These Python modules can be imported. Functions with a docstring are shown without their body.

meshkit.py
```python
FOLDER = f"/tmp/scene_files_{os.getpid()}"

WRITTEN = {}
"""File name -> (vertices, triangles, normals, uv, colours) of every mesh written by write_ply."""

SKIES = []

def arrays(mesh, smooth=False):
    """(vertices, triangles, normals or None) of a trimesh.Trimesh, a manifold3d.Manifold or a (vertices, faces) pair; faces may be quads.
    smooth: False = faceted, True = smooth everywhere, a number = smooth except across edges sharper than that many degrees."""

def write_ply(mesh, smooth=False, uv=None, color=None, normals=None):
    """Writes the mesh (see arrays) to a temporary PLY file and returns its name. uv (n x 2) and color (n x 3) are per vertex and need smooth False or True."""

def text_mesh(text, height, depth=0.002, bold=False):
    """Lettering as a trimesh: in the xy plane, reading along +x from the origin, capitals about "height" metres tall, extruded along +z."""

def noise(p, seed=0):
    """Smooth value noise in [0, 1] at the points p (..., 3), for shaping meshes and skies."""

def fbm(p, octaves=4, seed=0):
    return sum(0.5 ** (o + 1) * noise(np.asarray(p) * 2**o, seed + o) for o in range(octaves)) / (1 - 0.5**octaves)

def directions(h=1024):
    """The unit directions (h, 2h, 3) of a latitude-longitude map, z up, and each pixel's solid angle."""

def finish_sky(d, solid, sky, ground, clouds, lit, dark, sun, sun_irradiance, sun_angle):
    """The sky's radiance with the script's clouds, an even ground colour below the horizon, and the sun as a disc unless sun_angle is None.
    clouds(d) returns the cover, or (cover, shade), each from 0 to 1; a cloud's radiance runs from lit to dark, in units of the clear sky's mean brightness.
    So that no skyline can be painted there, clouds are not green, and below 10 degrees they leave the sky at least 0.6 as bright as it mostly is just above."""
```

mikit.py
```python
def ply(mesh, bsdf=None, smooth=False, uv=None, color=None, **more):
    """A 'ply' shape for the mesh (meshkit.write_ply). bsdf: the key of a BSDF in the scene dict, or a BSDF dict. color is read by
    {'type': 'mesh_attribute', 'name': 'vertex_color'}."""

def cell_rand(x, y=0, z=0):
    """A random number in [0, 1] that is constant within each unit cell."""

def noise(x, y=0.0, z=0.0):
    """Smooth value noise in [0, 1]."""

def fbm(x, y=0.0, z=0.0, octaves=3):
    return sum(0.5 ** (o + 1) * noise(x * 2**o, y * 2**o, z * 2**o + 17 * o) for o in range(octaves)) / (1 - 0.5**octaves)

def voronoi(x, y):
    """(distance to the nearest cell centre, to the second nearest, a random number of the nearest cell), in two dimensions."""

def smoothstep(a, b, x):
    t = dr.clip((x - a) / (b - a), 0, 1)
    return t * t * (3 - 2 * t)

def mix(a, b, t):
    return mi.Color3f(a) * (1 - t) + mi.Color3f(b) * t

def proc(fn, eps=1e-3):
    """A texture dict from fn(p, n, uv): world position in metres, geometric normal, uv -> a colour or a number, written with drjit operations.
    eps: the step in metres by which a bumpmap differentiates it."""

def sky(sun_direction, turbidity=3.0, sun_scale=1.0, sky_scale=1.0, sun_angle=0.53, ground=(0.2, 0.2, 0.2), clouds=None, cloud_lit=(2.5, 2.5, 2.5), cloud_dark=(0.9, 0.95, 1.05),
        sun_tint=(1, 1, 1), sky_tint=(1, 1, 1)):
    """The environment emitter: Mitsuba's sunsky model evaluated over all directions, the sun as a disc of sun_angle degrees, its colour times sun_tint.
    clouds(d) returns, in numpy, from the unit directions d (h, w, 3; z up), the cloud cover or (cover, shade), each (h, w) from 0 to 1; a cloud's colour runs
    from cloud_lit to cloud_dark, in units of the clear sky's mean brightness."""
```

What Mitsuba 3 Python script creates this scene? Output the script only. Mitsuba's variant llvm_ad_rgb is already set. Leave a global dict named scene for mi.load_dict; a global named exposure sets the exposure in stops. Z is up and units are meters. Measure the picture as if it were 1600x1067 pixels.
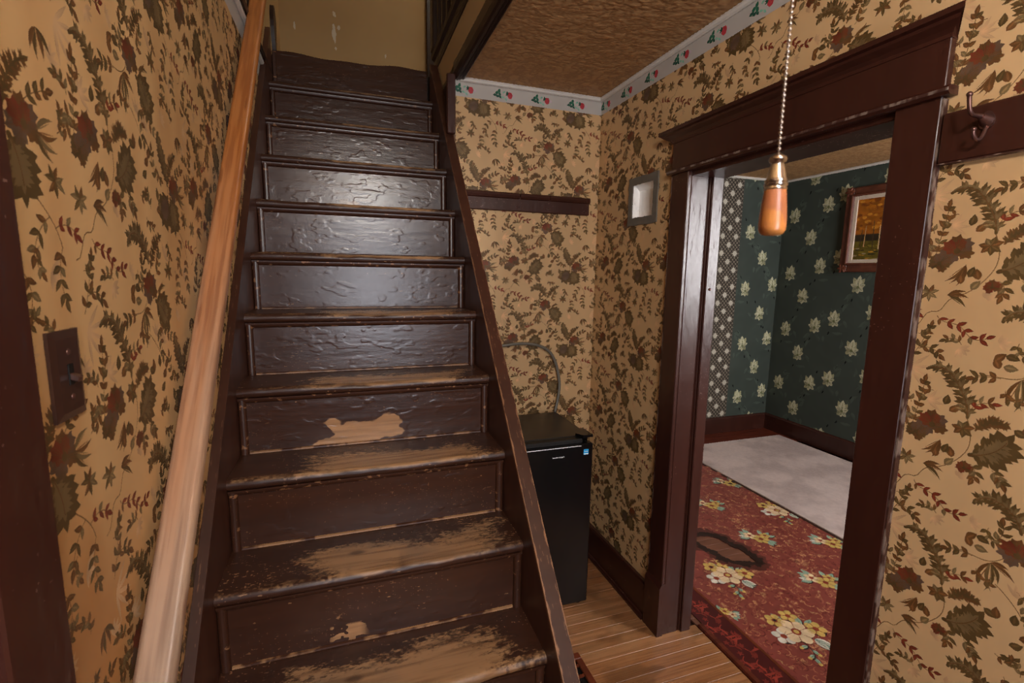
import math, random
import numpy as np
import trimesh, shapely
from shapely.geometry import Polygon, LineString, Point, box as sbox
from shapely import affinity
import drjit as dr
import mitsuba as mi
import mikit, meshkit
from mikit import proc, noise, fbm, voronoi, smoothstep, mix

T = mi.ScalarTransform4f
scene, labels = {'type': 'scene'}, {}

# ------------------------------------------------------------------ camera, light, exposure
exposure = 0.0
CAM = np.array([-1.3333, -2.4365, 1.656])
_yaw, _pit, _rol, _f = .3329, -.1422, .0157, 746.8
_fwd = np.array([math.sin(_yaw) * math.cos(_pit), math.cos(_yaw) * math.cos(_pit), math.sin(_pit)])
_rt = np.array([math.cos(_yaw), -math.sin(_yaw), 0.0]); _up = np.cross(_rt, _fwd)
_R = _rt * math.cos(_rol) + _up * math.sin(_rol); _U = _up * math.cos(_rol) - _rt * math.sin(_rol)
_m = np.eye(4); _m[:3, 0] = -_R; _m[:3, 1] = _U; _m[:3, 2] = _fwd; _m[:3, 3] = CAM
scene['camera'] = {'type': 'thinlens', 'fov': math.degrees(2 * math.atan(800 / _f)), 'fov_axis': 'x', 'to_world': T(_m.tolist()),
                   'aperture_radius': 0.0010, 'focus_distance': 2.2, 'near_clip': 0.01, 'far_clip': 50.0}
LAMP_POS, LAMP_R = (-1.12, -2.75, 2.40), 0.085
LAMP_RAD = (184.0, 174.0, 157.0)            # globe of the ceiling lamp
HALL_WINDOW_RAD = (9.2, 9.8, 11.0)       # frosted daylight panes of the front door and its transom
PARLOR_WINDOW_RAD = (29.0, 28.8, 29.0)     # parlour window, behind its net
UPPER_FILL_RAD = (84.0, 76.0, 62.0)  # unseen fill light added upstairs

# ------------------------------------------------------------------ dimensions (metres, from the hall corner: x=0 doorway wall, y=0 back wall)
H, XL, RISE, RUN, Y1 = 2.596, -1.69, .2151, .1913, -1.3904
SXL, SXR, SXO = -1.6655, -.8575, -.8127      # stair sides, outer face of the right stringer
TW = .145                                    # doorway wall thickness
YD0, YD1, WC = -1.6484, -.6705, .103         # door casing outer edges and width
XR, YR, H2 = 3.0164, 1.5075, 2.648           # parlour
YE = 1.20                                    # stair end wall
YFRONT, PFRONT = -3.7, -2.6
def nz(y): return 3 * RISE + (y - Y1) / RUN * RISE      # nosing line

# ------------------------------------------------------------------ helpers
def lin(r, g=None, b=None):
    c = np.array([r, g, b] if g is not None else r, float) / 255
    return np.where(c <= .04045, c / 12.92, ((c + .055) / 1.055) ** 2.4).tolist()
def cat(ms): return trimesh.util.concatenate(ms) if len(ms) > 1 else ms[0]
def num(key):
    if key not in scene and not any(k.startswith(key + '__') for k in scene): return key
    i = 1
    while f'{key}_{i:03d}' in scene or any(k.startswith(f'{key}_{i:03d}__') for k in scene): i += 1
    return f'{key}_{i:03d}'
def add(key, mesh, bsdf, smooth=False, label=None, cat_=None, group=None, kind=None, **kw):
    key = num(key)
    scene[key] = mikit.ply(mesh, bsdf, smooth=smooth, **kw)
    info(key, label, cat_, group, kind)
    return key
def info(key, label=None, cat_=None, group=None, kind=None):
    d = {k: v for k, v in (('label', label), ('category', cat_), ('group', group), ('kind', kind)) if v}
    if d: labels.setdefault(key, {}).update(d)
def bx(x0, x1, y0, y1, z0, z1, c=0.0):
    lo, hi = np.minimum((x0, y0, z0), (x1, y1, z1)), np.maximum((x0, y0, z0), (x1, y1, z1))
    if c <= 0:
        m = trimesh.creation.box(extents=hi - lo); m.apply_translation((lo + hi) / 2); return m
    c = min(c, *((hi - lo) * .45)); p = []
    for s in np.ndindex(2, 2, 2):
        q = np.where(np.array(s) == 1, hi, lo); d = np.where(np.array(s) == 1, -c, c)
        for a in range(3):
            v = q + d; v[a] = q[a]; p.append(v)
    return trimesh.convex.convex_hull(np.array(p))
def prism(poly, axis, a0, a1):
    """poly in the two other axes (in x,y,z order), extruded along axis from a0 to a1."""
    m = trimesh.creation.extrude_polygon(poly if isinstance(poly, Polygon) else Polygon(poly), abs(a1 - a0), engine='earcut')
    v = m.vertices.copy(); lo = min(a0, a1); o = np.empty_like(v)
    idx = [i for i in range(3) if i != axis]
    o[:, idx[0]], o[:, idx[1]], o[:, axis] = v[:, 0], v[:, 1], v[:, 2] + lo
    f = m.faces if axis != 1 else m.faces[:, ::-1]
    return trimesh.Trimesh(o, f, process=False)
def tube(path, r, n=10, cap=True):
    P = np.asarray(path, float); R = np.full(len(P), r) if np.isscalar(r) else np.asarray(r, float)
    t = np.gradient(P, axis=0); t /= np.linalg.norm(t, axis=1)[:, None]
    a = np.array([0, 0, 1.0]) if abs(t[0][2]) < .9 else np.array([1.0, 0, 0])
    V = []; u = np.cross(t[0], a); u /= np.linalg.norm(u)
    for i in range(len(P)):
        u = u - t[i] * (u @ t[i]); u /= np.linalg.norm(u); w = np.cross(t[i], u)
        for k in range(n):
            g = 2 * math.pi * k / n; V.append(P[i] + R[i] * (math.cos(g) * u + math.sin(g) * w))
    F = []
    for i in range(len(P) - 1):
        for k in range(n):
            a, b = i * n + k, i * n + (k + 1) % n; F += [[a, b, b + n], [a, b + n, a + n]]
    if cap:
        V += [P[0], P[-1]]; c0, c1 = len(V) - 2, len(V) - 1
        for k in range(n): F += [[c0, (k + 1) % n, k], [c1, (len(P) - 1) * n + k, (len(P) - 1) * n + (k + 1) % n]]
    return trimesh.Trimesh(V, F, process=False)
def spline(pts, n=20):
    from scipy.interpolate import CubicSpline
    P = np.asarray(pts, float)
    if len(P) < 3: return P[0] + (P[-1] - P[0]) * np.linspace(0, 1, n)[:, None]
    d = np.r_[0, np.cumsum(np.linalg.norm(np.diff(P, axis=0), axis=1))]
    return CubicSpline(d, P)(np.linspace(0, d[-1], n))
def lathe(prof, center, n=24):
    """prof: (r, z) from bottom to top about a vertical axis through center."""
    m = trimesh.creation.revolve(np.array(prof), sections=n); m.apply_translation(center); return m
def sweep_profile(prof, axis, a0, a1): return prism(prof, axis, a0, a1)
def tri(poly):
    try: v, f = trimesh.creation.triangulate_polygon(poly, engine='earcut')
    except Exception: return None
    return (np.asarray(v), np.asarray(f)) if len(f) else None
def polys(g):
    if g.is_empty: return []
    if g.geom_type == 'Polygon': return [g]
    return [p for q in getattr(g, 'geoms', []) for p in polys(q)]

# flat printed sheets: a base grid plus the printed shapes, one mesh with vertex colours
class Sheet:
    def __init__(s, to3, normal):
        s.to3, s.n, s.V, s.F, s.C, s.k = to3, np.array(normal, float), [], [], [], 0
    def put(s, v2, f, col, layer):
        p = s.to3(v2[:, 0], v2[:, 1]) + s.n * (layer * .00012)
        a, b, c = p[f[:, 0]], p[f[:, 1]], p[f[:, 2]]
        f = f.copy(); flip = (np.cross(b - a, c - a) @ s.n) < 0; f[flip] = f[flip][:, ::-1]
        s.V.append(p); s.F.append(f + s.k); s.C.append(np.broadcast_to(col, (len(p), 3))); s.k += len(p)
    def base(s, region, color_fn, cell=.04):
        u0, v0, u1, v1 = region.bounds; shapely.prepare(region)
        us, vs = np.arange(u0, u1, cell), np.arange(v0, v1, cell)
        U, W = np.meshgrid(us, vs); U, W = U.ravel(), W.ravel()
        cells = shapely.box(U, W, np.minimum(U + cell, u1), np.minimum(W + cell, v1))
        ins = shapely.contains(region, cells); hit = shapely.intersects(region, cells) & ~ins
        q = np.stack([np.stack([U, W], 1), np.stack([np.minimum(U + cell, u1), W], 1), np.stack([np.minimum(U + cell, u1), np.minimum(W + cell, v1)], 1), np.stack([U, np.minimum(W + cell, v1)], 1)], 1)[ins]
        if len(q):
            v = q.reshape(-1, 2); i = np.arange(len(q))[:, None] * 4
            f = np.vstack([i + [[0, 1, 2]], i + [[0, 2, 3]]]); s.put(v, f, color_fn(v), 0)
        for c in cells[hit]:
            for p in polys(region.intersection(c)):
                t = tri(p)
                if t: s.put(t[0], t[1], color_fn(t[0]), 0)
    def flush(s, v, f, col, lay):
        p = s.to3(v[:, 0], v[:, 1]) + s.n * (lay[:, None] * .00012)
        a, b, c = p[f[:, 0]], p[f[:, 1]], p[f[:, 2]]
        flip = (np.cross(b - a, c - a) @ s.n) < 0; f = f.copy(); f[flip] = f[flip][:, ::-1]
        s.V.append(p); s.F.append(f + s.k); s.C.append(col); s.k += len(p)
    def prints(s, items, du, dv, region, tint=1.0):
        """items: (polygon, (v,f), colour, layer) in tile coordinates; pieces that cross the region's edge are cut."""
        P = pack(items)
        if P is None: return
        bd = P['b'] + [du, dv, du, dv]
        boxes = shapely.box(*bd.T); ins = shapely.contains(region, boxes); hit = shapely.intersects(region, boxes) & ~ins
        if ins.any():
            f = P['F'][ins[P['fi']]]; used = np.unique(f); re = np.zeros(len(P['V']), int); re[used] = np.arange(len(used))
            s.flush(P['V'][used] + [du, dv], re[f], P['C'][used] * tint, P['L'][used])
        if hit.any():
            cut = shapely.intersection(shapely.transform(P['p'][hit], lambda x: x + [du, dv]), region)
            for g, i in zip(cut, np.nonzero(hit)[0]):
                for q in polys(g):
                    t = tri(q)
                    if t: s.flush(t[0], t[1], np.broadcast_to(np.array(items[i][2]) * tint, (len(t[0]), 3)), np.full(len(t[0]), items[i][3]))
    def mesh(s): return np.vstack(s.V), np.vstack(s.F)
    def colors(s): return np.clip(np.vstack(s.C), 0, 1)
PACKED = {}
def pack(items):
    k = id(items)
    if k not in PACKED or PACKED[k][0] is not items:
        it = [(i, x) for i, x in enumerate(items) if x[1] is not None]
        if not it: PACKED[k] = (items, None); return None
        V, F, C, L, fi, n = [], [], [], [], [], 0
        for i, (p, t, col, lay) in it:
            V.append(t[0]); F.append(t[1] + n); n += len(t[0]); fi += [i] * len(t[1]); C.append(np.broadcast_to(col, (len(t[0]), 3))); L.append(np.full(len(t[0]), lay))
        V = np.vstack(V); C = np.vstack(C) * (.72 + .56 * meshkit.noise(np.c_[V * 55, np.zeros(len(V))], 3)[:, None])
        arr = np.array([x[0] for x in items], object)
        PACKED[k] = (items, dict(V=V, F=np.vstack(F), C=C, L=np.concatenate(L), fi=np.array(fi), b=shapely.bounds(arr), p=arr))
    return PACKED[k][1]
def shade(v, col, tint):
    n = meshkit.noise(np.c_[v * 55, np.zeros(len(v))], 3)[:, None]
    return np.array(col) * (0.72 + .56 * n) * tint

# ------------------------------------------------------------------ leaf and flower shapes for the papers
def frame_of(P):
    t = np.gradient(P, axis=0); t /= np.maximum(np.linalg.norm(t, axis=1)[:, None], 1e-9)
    return t, np.c_[-t[:, 1], t[:, 0]]
def clean(p):
    p = p if p.is_valid else p.buffer(0)
    q = polys(p)
    return max(q, key=lambda g: g.area) if q else None
def feather(pts, w, n=7, fat=.40, open_=.70):
    """a leaf cut into pointed leaflets along both sides of its spine"""
    P = spline(pts[::-1], 80); t, nn = frame_of(P); G = [LineString(P).buffer(w * .13, quad_segs=2)]
    for i in range(n):
        u = (i + .35) / n; j = int(u * 72)
        pr = w * max(.34, math.sin(math.pi * (.16 + .74 * u ** .9)) ** .7) * (1 + .14 * math.sin(i * 2.3))
        for sd in (1, -1):
            a = math.atan2(t[j][1], t[j][0]) + sd * open_; L = pr * 1.38
            G.append(lens(P[j], a, L, L * fat, -.10 * sd))
            G.append(lens(P[j] + np.array([math.cos(a), math.sin(a)]) * L * .35, a + sd * .55, L * .52, L * fat * .55))
    G.append(lens(P[70], math.atan2(t[72][1], t[72][0]), w * .8, w * .42))
    return clean(shapely.union_all([g for g in G if g is not None]).simplify(.00035)), P
def lens(p, ang, L, W, bend=0.0):
    s = np.linspace(0, 1, 7); x = s * L; h = W * .5 * np.sin(math.pi * s ** .8); y0 = bend * L * np.sin(math.pi * s)
    up = np.c_[x, y0 + h]; dn = np.c_[x, y0 - h][::-1][1:-1]
    q = np.vstack([up, dn]); c, d = math.cos(ang), math.sin(ang)
    return clean(Polygon(q @ np.array([[c, d], [-d, c]]) + p))
def lobed(pts, w, lobes=7):
    P = np.asarray(pts, float); c = P[1]; ax = P[2] - P[0]; L = np.linalg.norm(ax); a0 = math.atan2(ax[1], ax[0])
    th = np.linspace(0, 2 * math.pi, 42, endpoint=False)
    r = (1 + .20 * np.cos(lobes * th) + .10 * np.cos(2 * lobes * th + .6)) * (1 - .18 * np.cos(th * 2) * 0)
    x = np.cos(th) * r * L * .52; y = np.sin(th) * r * w
    x = x * (1 + .12 * np.cos(th)) ; y *= (1 - .35 * np.cos(th) * (np.cos(th) > 0))
    q = np.c_[x, y]; k, d = math.cos(a0), math.sin(a0)
    return clean(Polygon(q @ np.array([[k, d], [-d, k]]) + c))
OL, BR, GO, RU, GH, PU = lin(79, 60, 33), lin(92, 60, 32), lin(104, 84, 54), lin(98, 42, 26), lin(186, 148, 108), lin(86, 66, 52)
ST = lin(112, 82, 48)
class Motif:
    def __init__(s, seed): s.items, s.r = [], random.Random(seed)
    def p(s, poly, col, layer=2):
        if poly is not None and poly.area > 1e-7: s.items.append((poly, tri(poly), col, layer))
    def leaf(s, p, a, L, W, col=None, bend=None):
        col = col or s.r.choice((OL, BR, BR, OL, GO))
        s.p(lens(p, a, L, W, s.r.uniform(-.08, .08) if bend is None else bend), col, 2)
        s.p(lens(np.array(p) + [math.cos(a) * L * .12, math.sin(a) * L * .12], a, L * .72, W * .26, 0), [min(1, c * 1.55) for c in col], 3)
    def stem(s, pts, w=.0009, col=ST):
        P = spline(pts, 26); s.p(clean(LineString(P).buffer(w, quad_segs=2)), col, 1)
    def feather(s, pts, w, cols=(OL, GO, BR)):
        f, P = feather(pts, w); s.p(f, cols[0], 2)
        g, _ = feather([np.array(q) + [w * .12, w * .18] for q in spline(pts, 6)], w * .55); s.p(g, cols[1], 3)
        s.p(clean(LineString(P[2:-4]).buffer(.0009, quad_segs=1)), cols[2], 4)
        for i in range(6, 52, 7):
            t, nn = frame_of(P)
            for sd in (1, -1):
                s.p(clean(LineString([P[i], P[i] + nn[i] * sd * w * .62 + t[i] * w * .45]).buffer(.0005, quad_segs=1)), cols[2], 4)
    def lobed(s, pts, w, cols=(OL, GO, BR)):
        P = np.asarray(pts, float); base = P[0] + (P[0] - P[2]) * .02
        f, S = feather([P[2], P[1], base], w * 1.0, 5, .56, .82); s.p(f, cols[0], 2)
        g, _ = feather([P[2] * .8 + P[1] * .2, P[1] + (P[2] - P[0]) * .02, P[0] * .8 + P[1] * .2], w * .6, 5, .34, .82); s.p(g, cols[1], 3)
        s.p(clean(LineString(S[2:-6]).buffer(.0009, quad_segs=1)), cols[2], 4)
    def flower(s, c, r, top=RU, low=PU, tilt=.3):
        c = np.array(c, float)
        for a, rr, col in ((2.95, .9, low), (.45, .9, low), (-.55, .8, BR), (-2.4, .75, low), (2.2, .85, top), (1.35, .95, BR), (.95, .6, top)):
            a += tilt; q = c + np.array([math.cos(a), math.sin(a)]) * r * .42
            th = np.linspace(0, 2 * math.pi, 22, endpoint=False); k = r * .60 * rr * (1 + .19 * np.cos(7 * th + a * 5))
            e = np.c_[np.cos(th) * k, np.sin(th) * k * .8]; ca, sa = math.cos(a), math.sin(a)
            s.p(clean(Polygon(e @ np.array([[ca, sa], [-sa, ca]]) + q)), col, 2 if col != top else 3)
            for j in (-.35, 0, .35):
                s.p(clean(LineString([c, q + np.array([math.cos(a + j), math.sin(a + j)]) * r * .42]).buffer(.0005, quad_segs=1)), BR if col != BR else OL, 4)
        s.p(clean(Point(c).buffer(r * .18, quad_segs=3)), OL, 5)
    def sprig(s, pts, L=.021, W=.0105, n=None, red=False, col=None):
        P = spline(pts, 30); t, nn = frame_of(P)
        ln = np.linalg.norm(np.diff(P, axis=0), axis=1).sum(); n = n or max(3, int(ln / .017))
        s.p(clean(LineString(P).buffer(.0008, quad_segs=1)), col or ST, 1)
        for i in range(n):
            j = int((i + .6) / n * 29); a = math.atan2(t[j][1], t[j][0])
            for sd in (1, -1):
                s.leaf(P[j], a + sd * s.r.uniform(.65, .95), L * s.r.uniform(.75, 1.1), W * s.r.uniform(.8, 1.1), RU if red and s.r.random() < .7 else col)
        s.leaf(P[-1], math.atan2(t[-1][1], t[-1][0]), L, W, RU if red else col)
    def palm(s, c, tips, W=.0075):
        for q in tips:
            d = np.array(q, float) - c; s.leaf(c, math.atan2(d[1], d[0]), np.linalg.norm(d), W, None, s.r.choice((-.12, .12)))
    def radial(s, c, L=.024, n=7, W=.009, a0=.3, col=None):
        for k in range(n): s.leaf(np.array(c, float), a0 + k * 2 * math.pi / n, L * s.r.uniform(.8, 1.1), W, col)
    def ghost(s, a, b):
        a, b = np.array(a, float), np.array(b, float); d = math.atan2(*(b - a)[::-1])
        for k in range(5): s.p(lens(a, d + (k - 2) * .55, np.linalg.norm(b - a) * 1.25, .008), GH, 1)
SPRAYS = [
    ('feather', [(0, 0), (44, 1), (69, -30), (86, -65), (92, -97)]), ('flower', [(26, -133)]), ('flower_r', [(-6, -160)]),
    ('sprig', [(-16, -140), (-8, -90), (-1, -33)]), ('sprig', [(-26, -147), (-26, -119), (-37, -138)]), ('star', [(86, -124)]),
    ('leafs', [(72, -76), (53, -74), (64, -87)]), ('redsprig', [(96, -76), (110, -60), (131, -54)]),
    ('feather2', [(165, -99), (141, -95), (123, -104), (110, -121)]), ('lobed', [(108, -179), (142, -164), (169, -125)]),
    ('leafs', [(50, -204), (63, -189), (82, -194), (70, -216)]), ('palm', [(47, -164), (10, -202), (20, -207), (33, -213)]),
    ('bud', [(100, -214)]), ('sprig', [(111, -201), (120, -213), (119, -231)]), ('sprig', [(149, -200), (160, -211), (168, -223)]),
    ('radial', [(-19, -230)]), ('palm', [(19, -234), (55, -225), (62, -240), (58, -261)]),
    ('stem', [(-47, -316), (-26, -295), (-10, -275), (4, -274), (21, -249), (48, -232), (87, -196), (101, -169), (103, -139), (92, -99)]),
    ('redsprig', [(5, -284), (27, -298), (50, -303), (68, -321), (103, -327)]), ('sprig', [(-40, -392), (-25, -363), (-13, -332)]),
    ('sprig', [(-24, -367), (-3, -362), (19, -374)]), ('ghost', [(10, -78), (34, -64)]), ('ghost', [(57, -355), (71, -367)]),
    ('ghost', [(127, -334), (143, -329)]), ('ghost', [(-39, -4), (3, -19)]), ('ghost', [(92, -238), (99, -228)]),
    ('feather', [(128, -287), (157, -264), (184, -272), (202, -290), (213, -316)]), ('flower', [(213, -366)]),
    ('sprig', [(173, -356), (184, -332), (184, -314)]), ('leafs', [(132, -369), (149, -355), (148, -379), (142, -385)]),
    ('sprig', [(139, -409), (119, -410), (94, -416)]), ('stem', [(95, -414), (136, -407), (169, -404), (201, -371), (219, -340)]),
    ('palm', [(173, -405), (154, -465), (169, -476), (181, -471), (190, -447), (216, -427), (204, -405)]),
    ('stem', [(186, -449), (214, -470), (240, -501)]), ('leafs', [(182, -510), (207, -519), (234, -516)]), ('ghost', [(222, -457), (232, -436)]),
    # the rest of the repeat: the right half of the second spray, and the third spray
    ('feather2', [(290, -262), (262, -272), (242, -292), (222, -325)]), ('lobed', [(236, -390), (262, -404), (290, -436)]),
    ('palm', [(248, -372), (280, -350), (294, -362), (290, -384)]), ('sprig', [(246, -340), (262, -318), (268, -300)]),
    ('sprig', [(262, -440), (290, -462), (322, -474)]), ('ghost', [(300, -300), (318, -286)]), ('radial', [(318, -330)]),
    ('feather', [(322, -60), (332, -90), (346, -118), (356, -150)]), ('feather2', [(420, -78), (398, -88), (378, -108), (362, -146)]),
    ('flower', [(398, -158)]), ('lobed', [(352, -176), (336, -196), (318, -222)]), ('lobed', [(368, -178), (380, -205), (384, -236)]),
    ('stem', [(358, -150), (362, -190), (396, -232), (430, -262), (452, -300)]), ('palm', [(420, -160), (462, -138), (470, -156), (466, -178), (452, -192)]),
    ('sprig', [(300, -150), (282, -126), (278, -98)]), ('sprig', [(404, -128), (430, -112), (452, -104)]), ('sprig', [(430, -262), (404, -282), (388, -310)]),
    ('redsprig', [(440, -276), (470, -270), (492, -280)]), ('leafs', [(300, -186), (290, -204), (310, -208)]), ('radial', [(452, -214)]),
    ('ghost', [(470, -60), (486, -46)]), ('ghost', [(420, -330), (440, -342)]), ('sprig', [(452, -300), (440, -336), (446, -368)]),
    ('palm', [(446, -30), (430, -62), (444, -70), (458, -66), (474, -54)]), ('sprig', [(360, -330), (372, -352), (366, -384)]), ('ghost', [(250, -60), (262, -40)]),
    ('sprig', [(222, -30), (240, -52), (246, -84)]), ('leafs', [(262, -110), (246, -126), (232, -150)]), ('ghost', [(350, -20), (366, -8)]),
]
TU, TV = .53, .4135
_r = random.Random(17)
EXTRA = []                                       # small twigs between the large sprays
for _x, _y in ((20, -50), (150, -20), (205, -190), (250, -210), (300, -120), (330, -270), (400, -300), (470, -150), (500, -330), (60, -345), (160, -330), (410, -10), (275, -20), (505, -90), (225, -230), (345, -390)):
    _a = _r.uniform(0, 6.28); EXTRA.append(('twig', [(_x, _y), (_x + 16 * math.cos(_a), _y + 16 * math.sin(_a)), (_x + 32 * math.cos(_a + .5), _y + 32 * math.sin(_a + .5))]))
def paper_tile():
    m = Motif(5)
    for k, p in SPRAYS + EXTRA:
        p = [np.array(q, float) / 1000 for q in p]
        if k == 'feather': m.feather(p, .024)
        elif k == 'feather2': m.feather(p, .0165, (BR, OL, OL))
        elif k == 'flower': m.flower(p[0], .036)
        elif k == 'flower_r': m.flower(p[0], .026, PU, OL, -.5)
        elif k == 'sprig': m.sprig(p)
        elif k == 'twig': m.sprig(p, .016, .0085, 3)
        elif k == 'redsprig': m.sprig(p, .019, .009, red=True)
        elif k == 'star': m.radial(p[0], .024, 7, .013)
        elif k == 'radial': m.radial(p[0])
        elif k == 'lobed': m.lobed(p, .036, (OL, PU, BR) if m.r.random() < .5 else (OL, GO, BR))
        elif k == 'leafs':
            for q in p: m.leaf(q - [.008, .004], m.r.uniform(-.5, 2.5), .026, .0165)
        elif k == 'palm': m.palm(p[0], p[1:])
        elif k == 'stem': m.stem(p)
        elif k == 'bud': m.flower(p[0], .017, RU, RU)
        elif k == 'ghost': m.ghost(*p)
    return m.items
TILE = paper_tile()
def wallpaper(sheet, region, color_fn, du0, dv0, tint=1.0):
    shapely.prepare(region)
    sheet.base(region, color_fn)
    u0, v0, u1, v1 = region.bounds
    for i in range(math.floor((u0 - du0 - .6) / TU), math.ceil((u1 - du0 + .1) / TU) + 1):
        for j in range(math.floor((v0 - dv0 - .1) / TV), math.ceil((v1 - dv0 + .6) / TV) + 1):
            sheet.prints(TILE, du0 + i * TU, dv0 + j * TV, region, tint=tint)
PAPER = np.array(lin(202, 166, 120))
def paper_color(v, seed=0, grime=.0, base=PAPER):
    p = np.c_[v * 2.2, np.full(len(v), seed * 3.1)]
    n = meshkit.fbm(p, 4, seed)[:, None]; n2 = meshkit.fbm(np.c_[v * [9, 2.2], np.full(len(v), 7.0 + seed)], 3, seed + 5)[:, None]
    c = base * (.92 + .16 * n2)
    st = meshkit.fbm(np.c_[v[:, :1] * 11, v[:, 1:] * 1.1, np.full((len(v), 1), 9.0 + seed)], 4, seed + 9)[:, None]
    g = np.clip(np.clip((n - .46) * 4, 0, 1) + np.clip((st - .56) * 5, 0, 1) * .6, 0, 1) * grime
    return c * (1 - g) + np.array(lin(146, 92, 42)) * g
BORD = np.array(lin(178, 172, 165))
def berry_items():
    m = Motif(9); g1, g2, g3 = lin(34, 92, 70), lin(26, 70, 56), lin(120, 172, 150)
    for c, r, col in (((-.055, .008), .014, g1), ((-.068, -.004), .012, g2), ((-.050, -.008), .011, g2)):
        for k in range(3): m.p(lens(c, 1.2 + k * 2.1, r * 1.35, r, 0), col, 2)
    for c, a in (((-.034, .008), .5), ((-.040, -.010), -.3), ((-.022, -.014), -.8)): m.p(lens(c, a, .018, .009), g3, 1)
    for a in (2.2, 2.9, 3.6): m.p(lens((-.004, .006), a, .016, .007), g2, 3)
    m.p(clean(Polygon([(.0, .013), (.012, .012), (.017, .002), (.013, -.012), (.003, -.015), (-.006, -.006), (-.006, .007)]).buffer(.002)), lin(176, 58, 66), 2)
    for q in ((.002, .004), (.008, -.004), (.003, -.008), (.010, .005)): m.p(clean(Point(q).buffer(.0011, quad_segs=1)), lin(224, 130, 130), 3)
    m.p(lens((.022, .006), -1.0, .016, .010), lin(200, 176, 186), 1)
    return m.items
BERRY = berry_items()

# ------------------------------------------------------------------ materials
def mat(name, color, rough=.5, spec=.5, metallic=0., bump=None, bscale=1.0, eps=1e-3, clear=0., **kw):
    if callable(color): color = proc(color, eps)
    elif isinstance(color, (list, tuple, np.ndarray)): color = {'type': 'rgb', 'value': list(map(float, color))}
    b = {'type': 'principled', 'base_color': color, 'roughness': rough, 'specular': spec, 'metallic': metallic, **kw}
    if clear: b |= {'clearcoat': clear, 'clearcoat_gloss': .9}
    if bump is not None: b = {'type': 'bumpmap', 'arbitrary': proc(bump, eps), 'scale': bscale, 'bsdf': b}
    scene[name] = {'type': 'twosided', 'bsdf': b}
VC = {'type': 'mesh_attribute', 'name': 'vertex_color'}
mat('m_paper', VC, .55, .35)
mat('m_flatprint', VC, .6, .3)
mat('m_lino', VC, .32, .5, bump=lambda p, n, uv: fbm(p.x * 9, p.y * 9, 0, 3), bscale=.006, eps=4e-3)
mat('m_canvas', VC, .4, .4)
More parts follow.
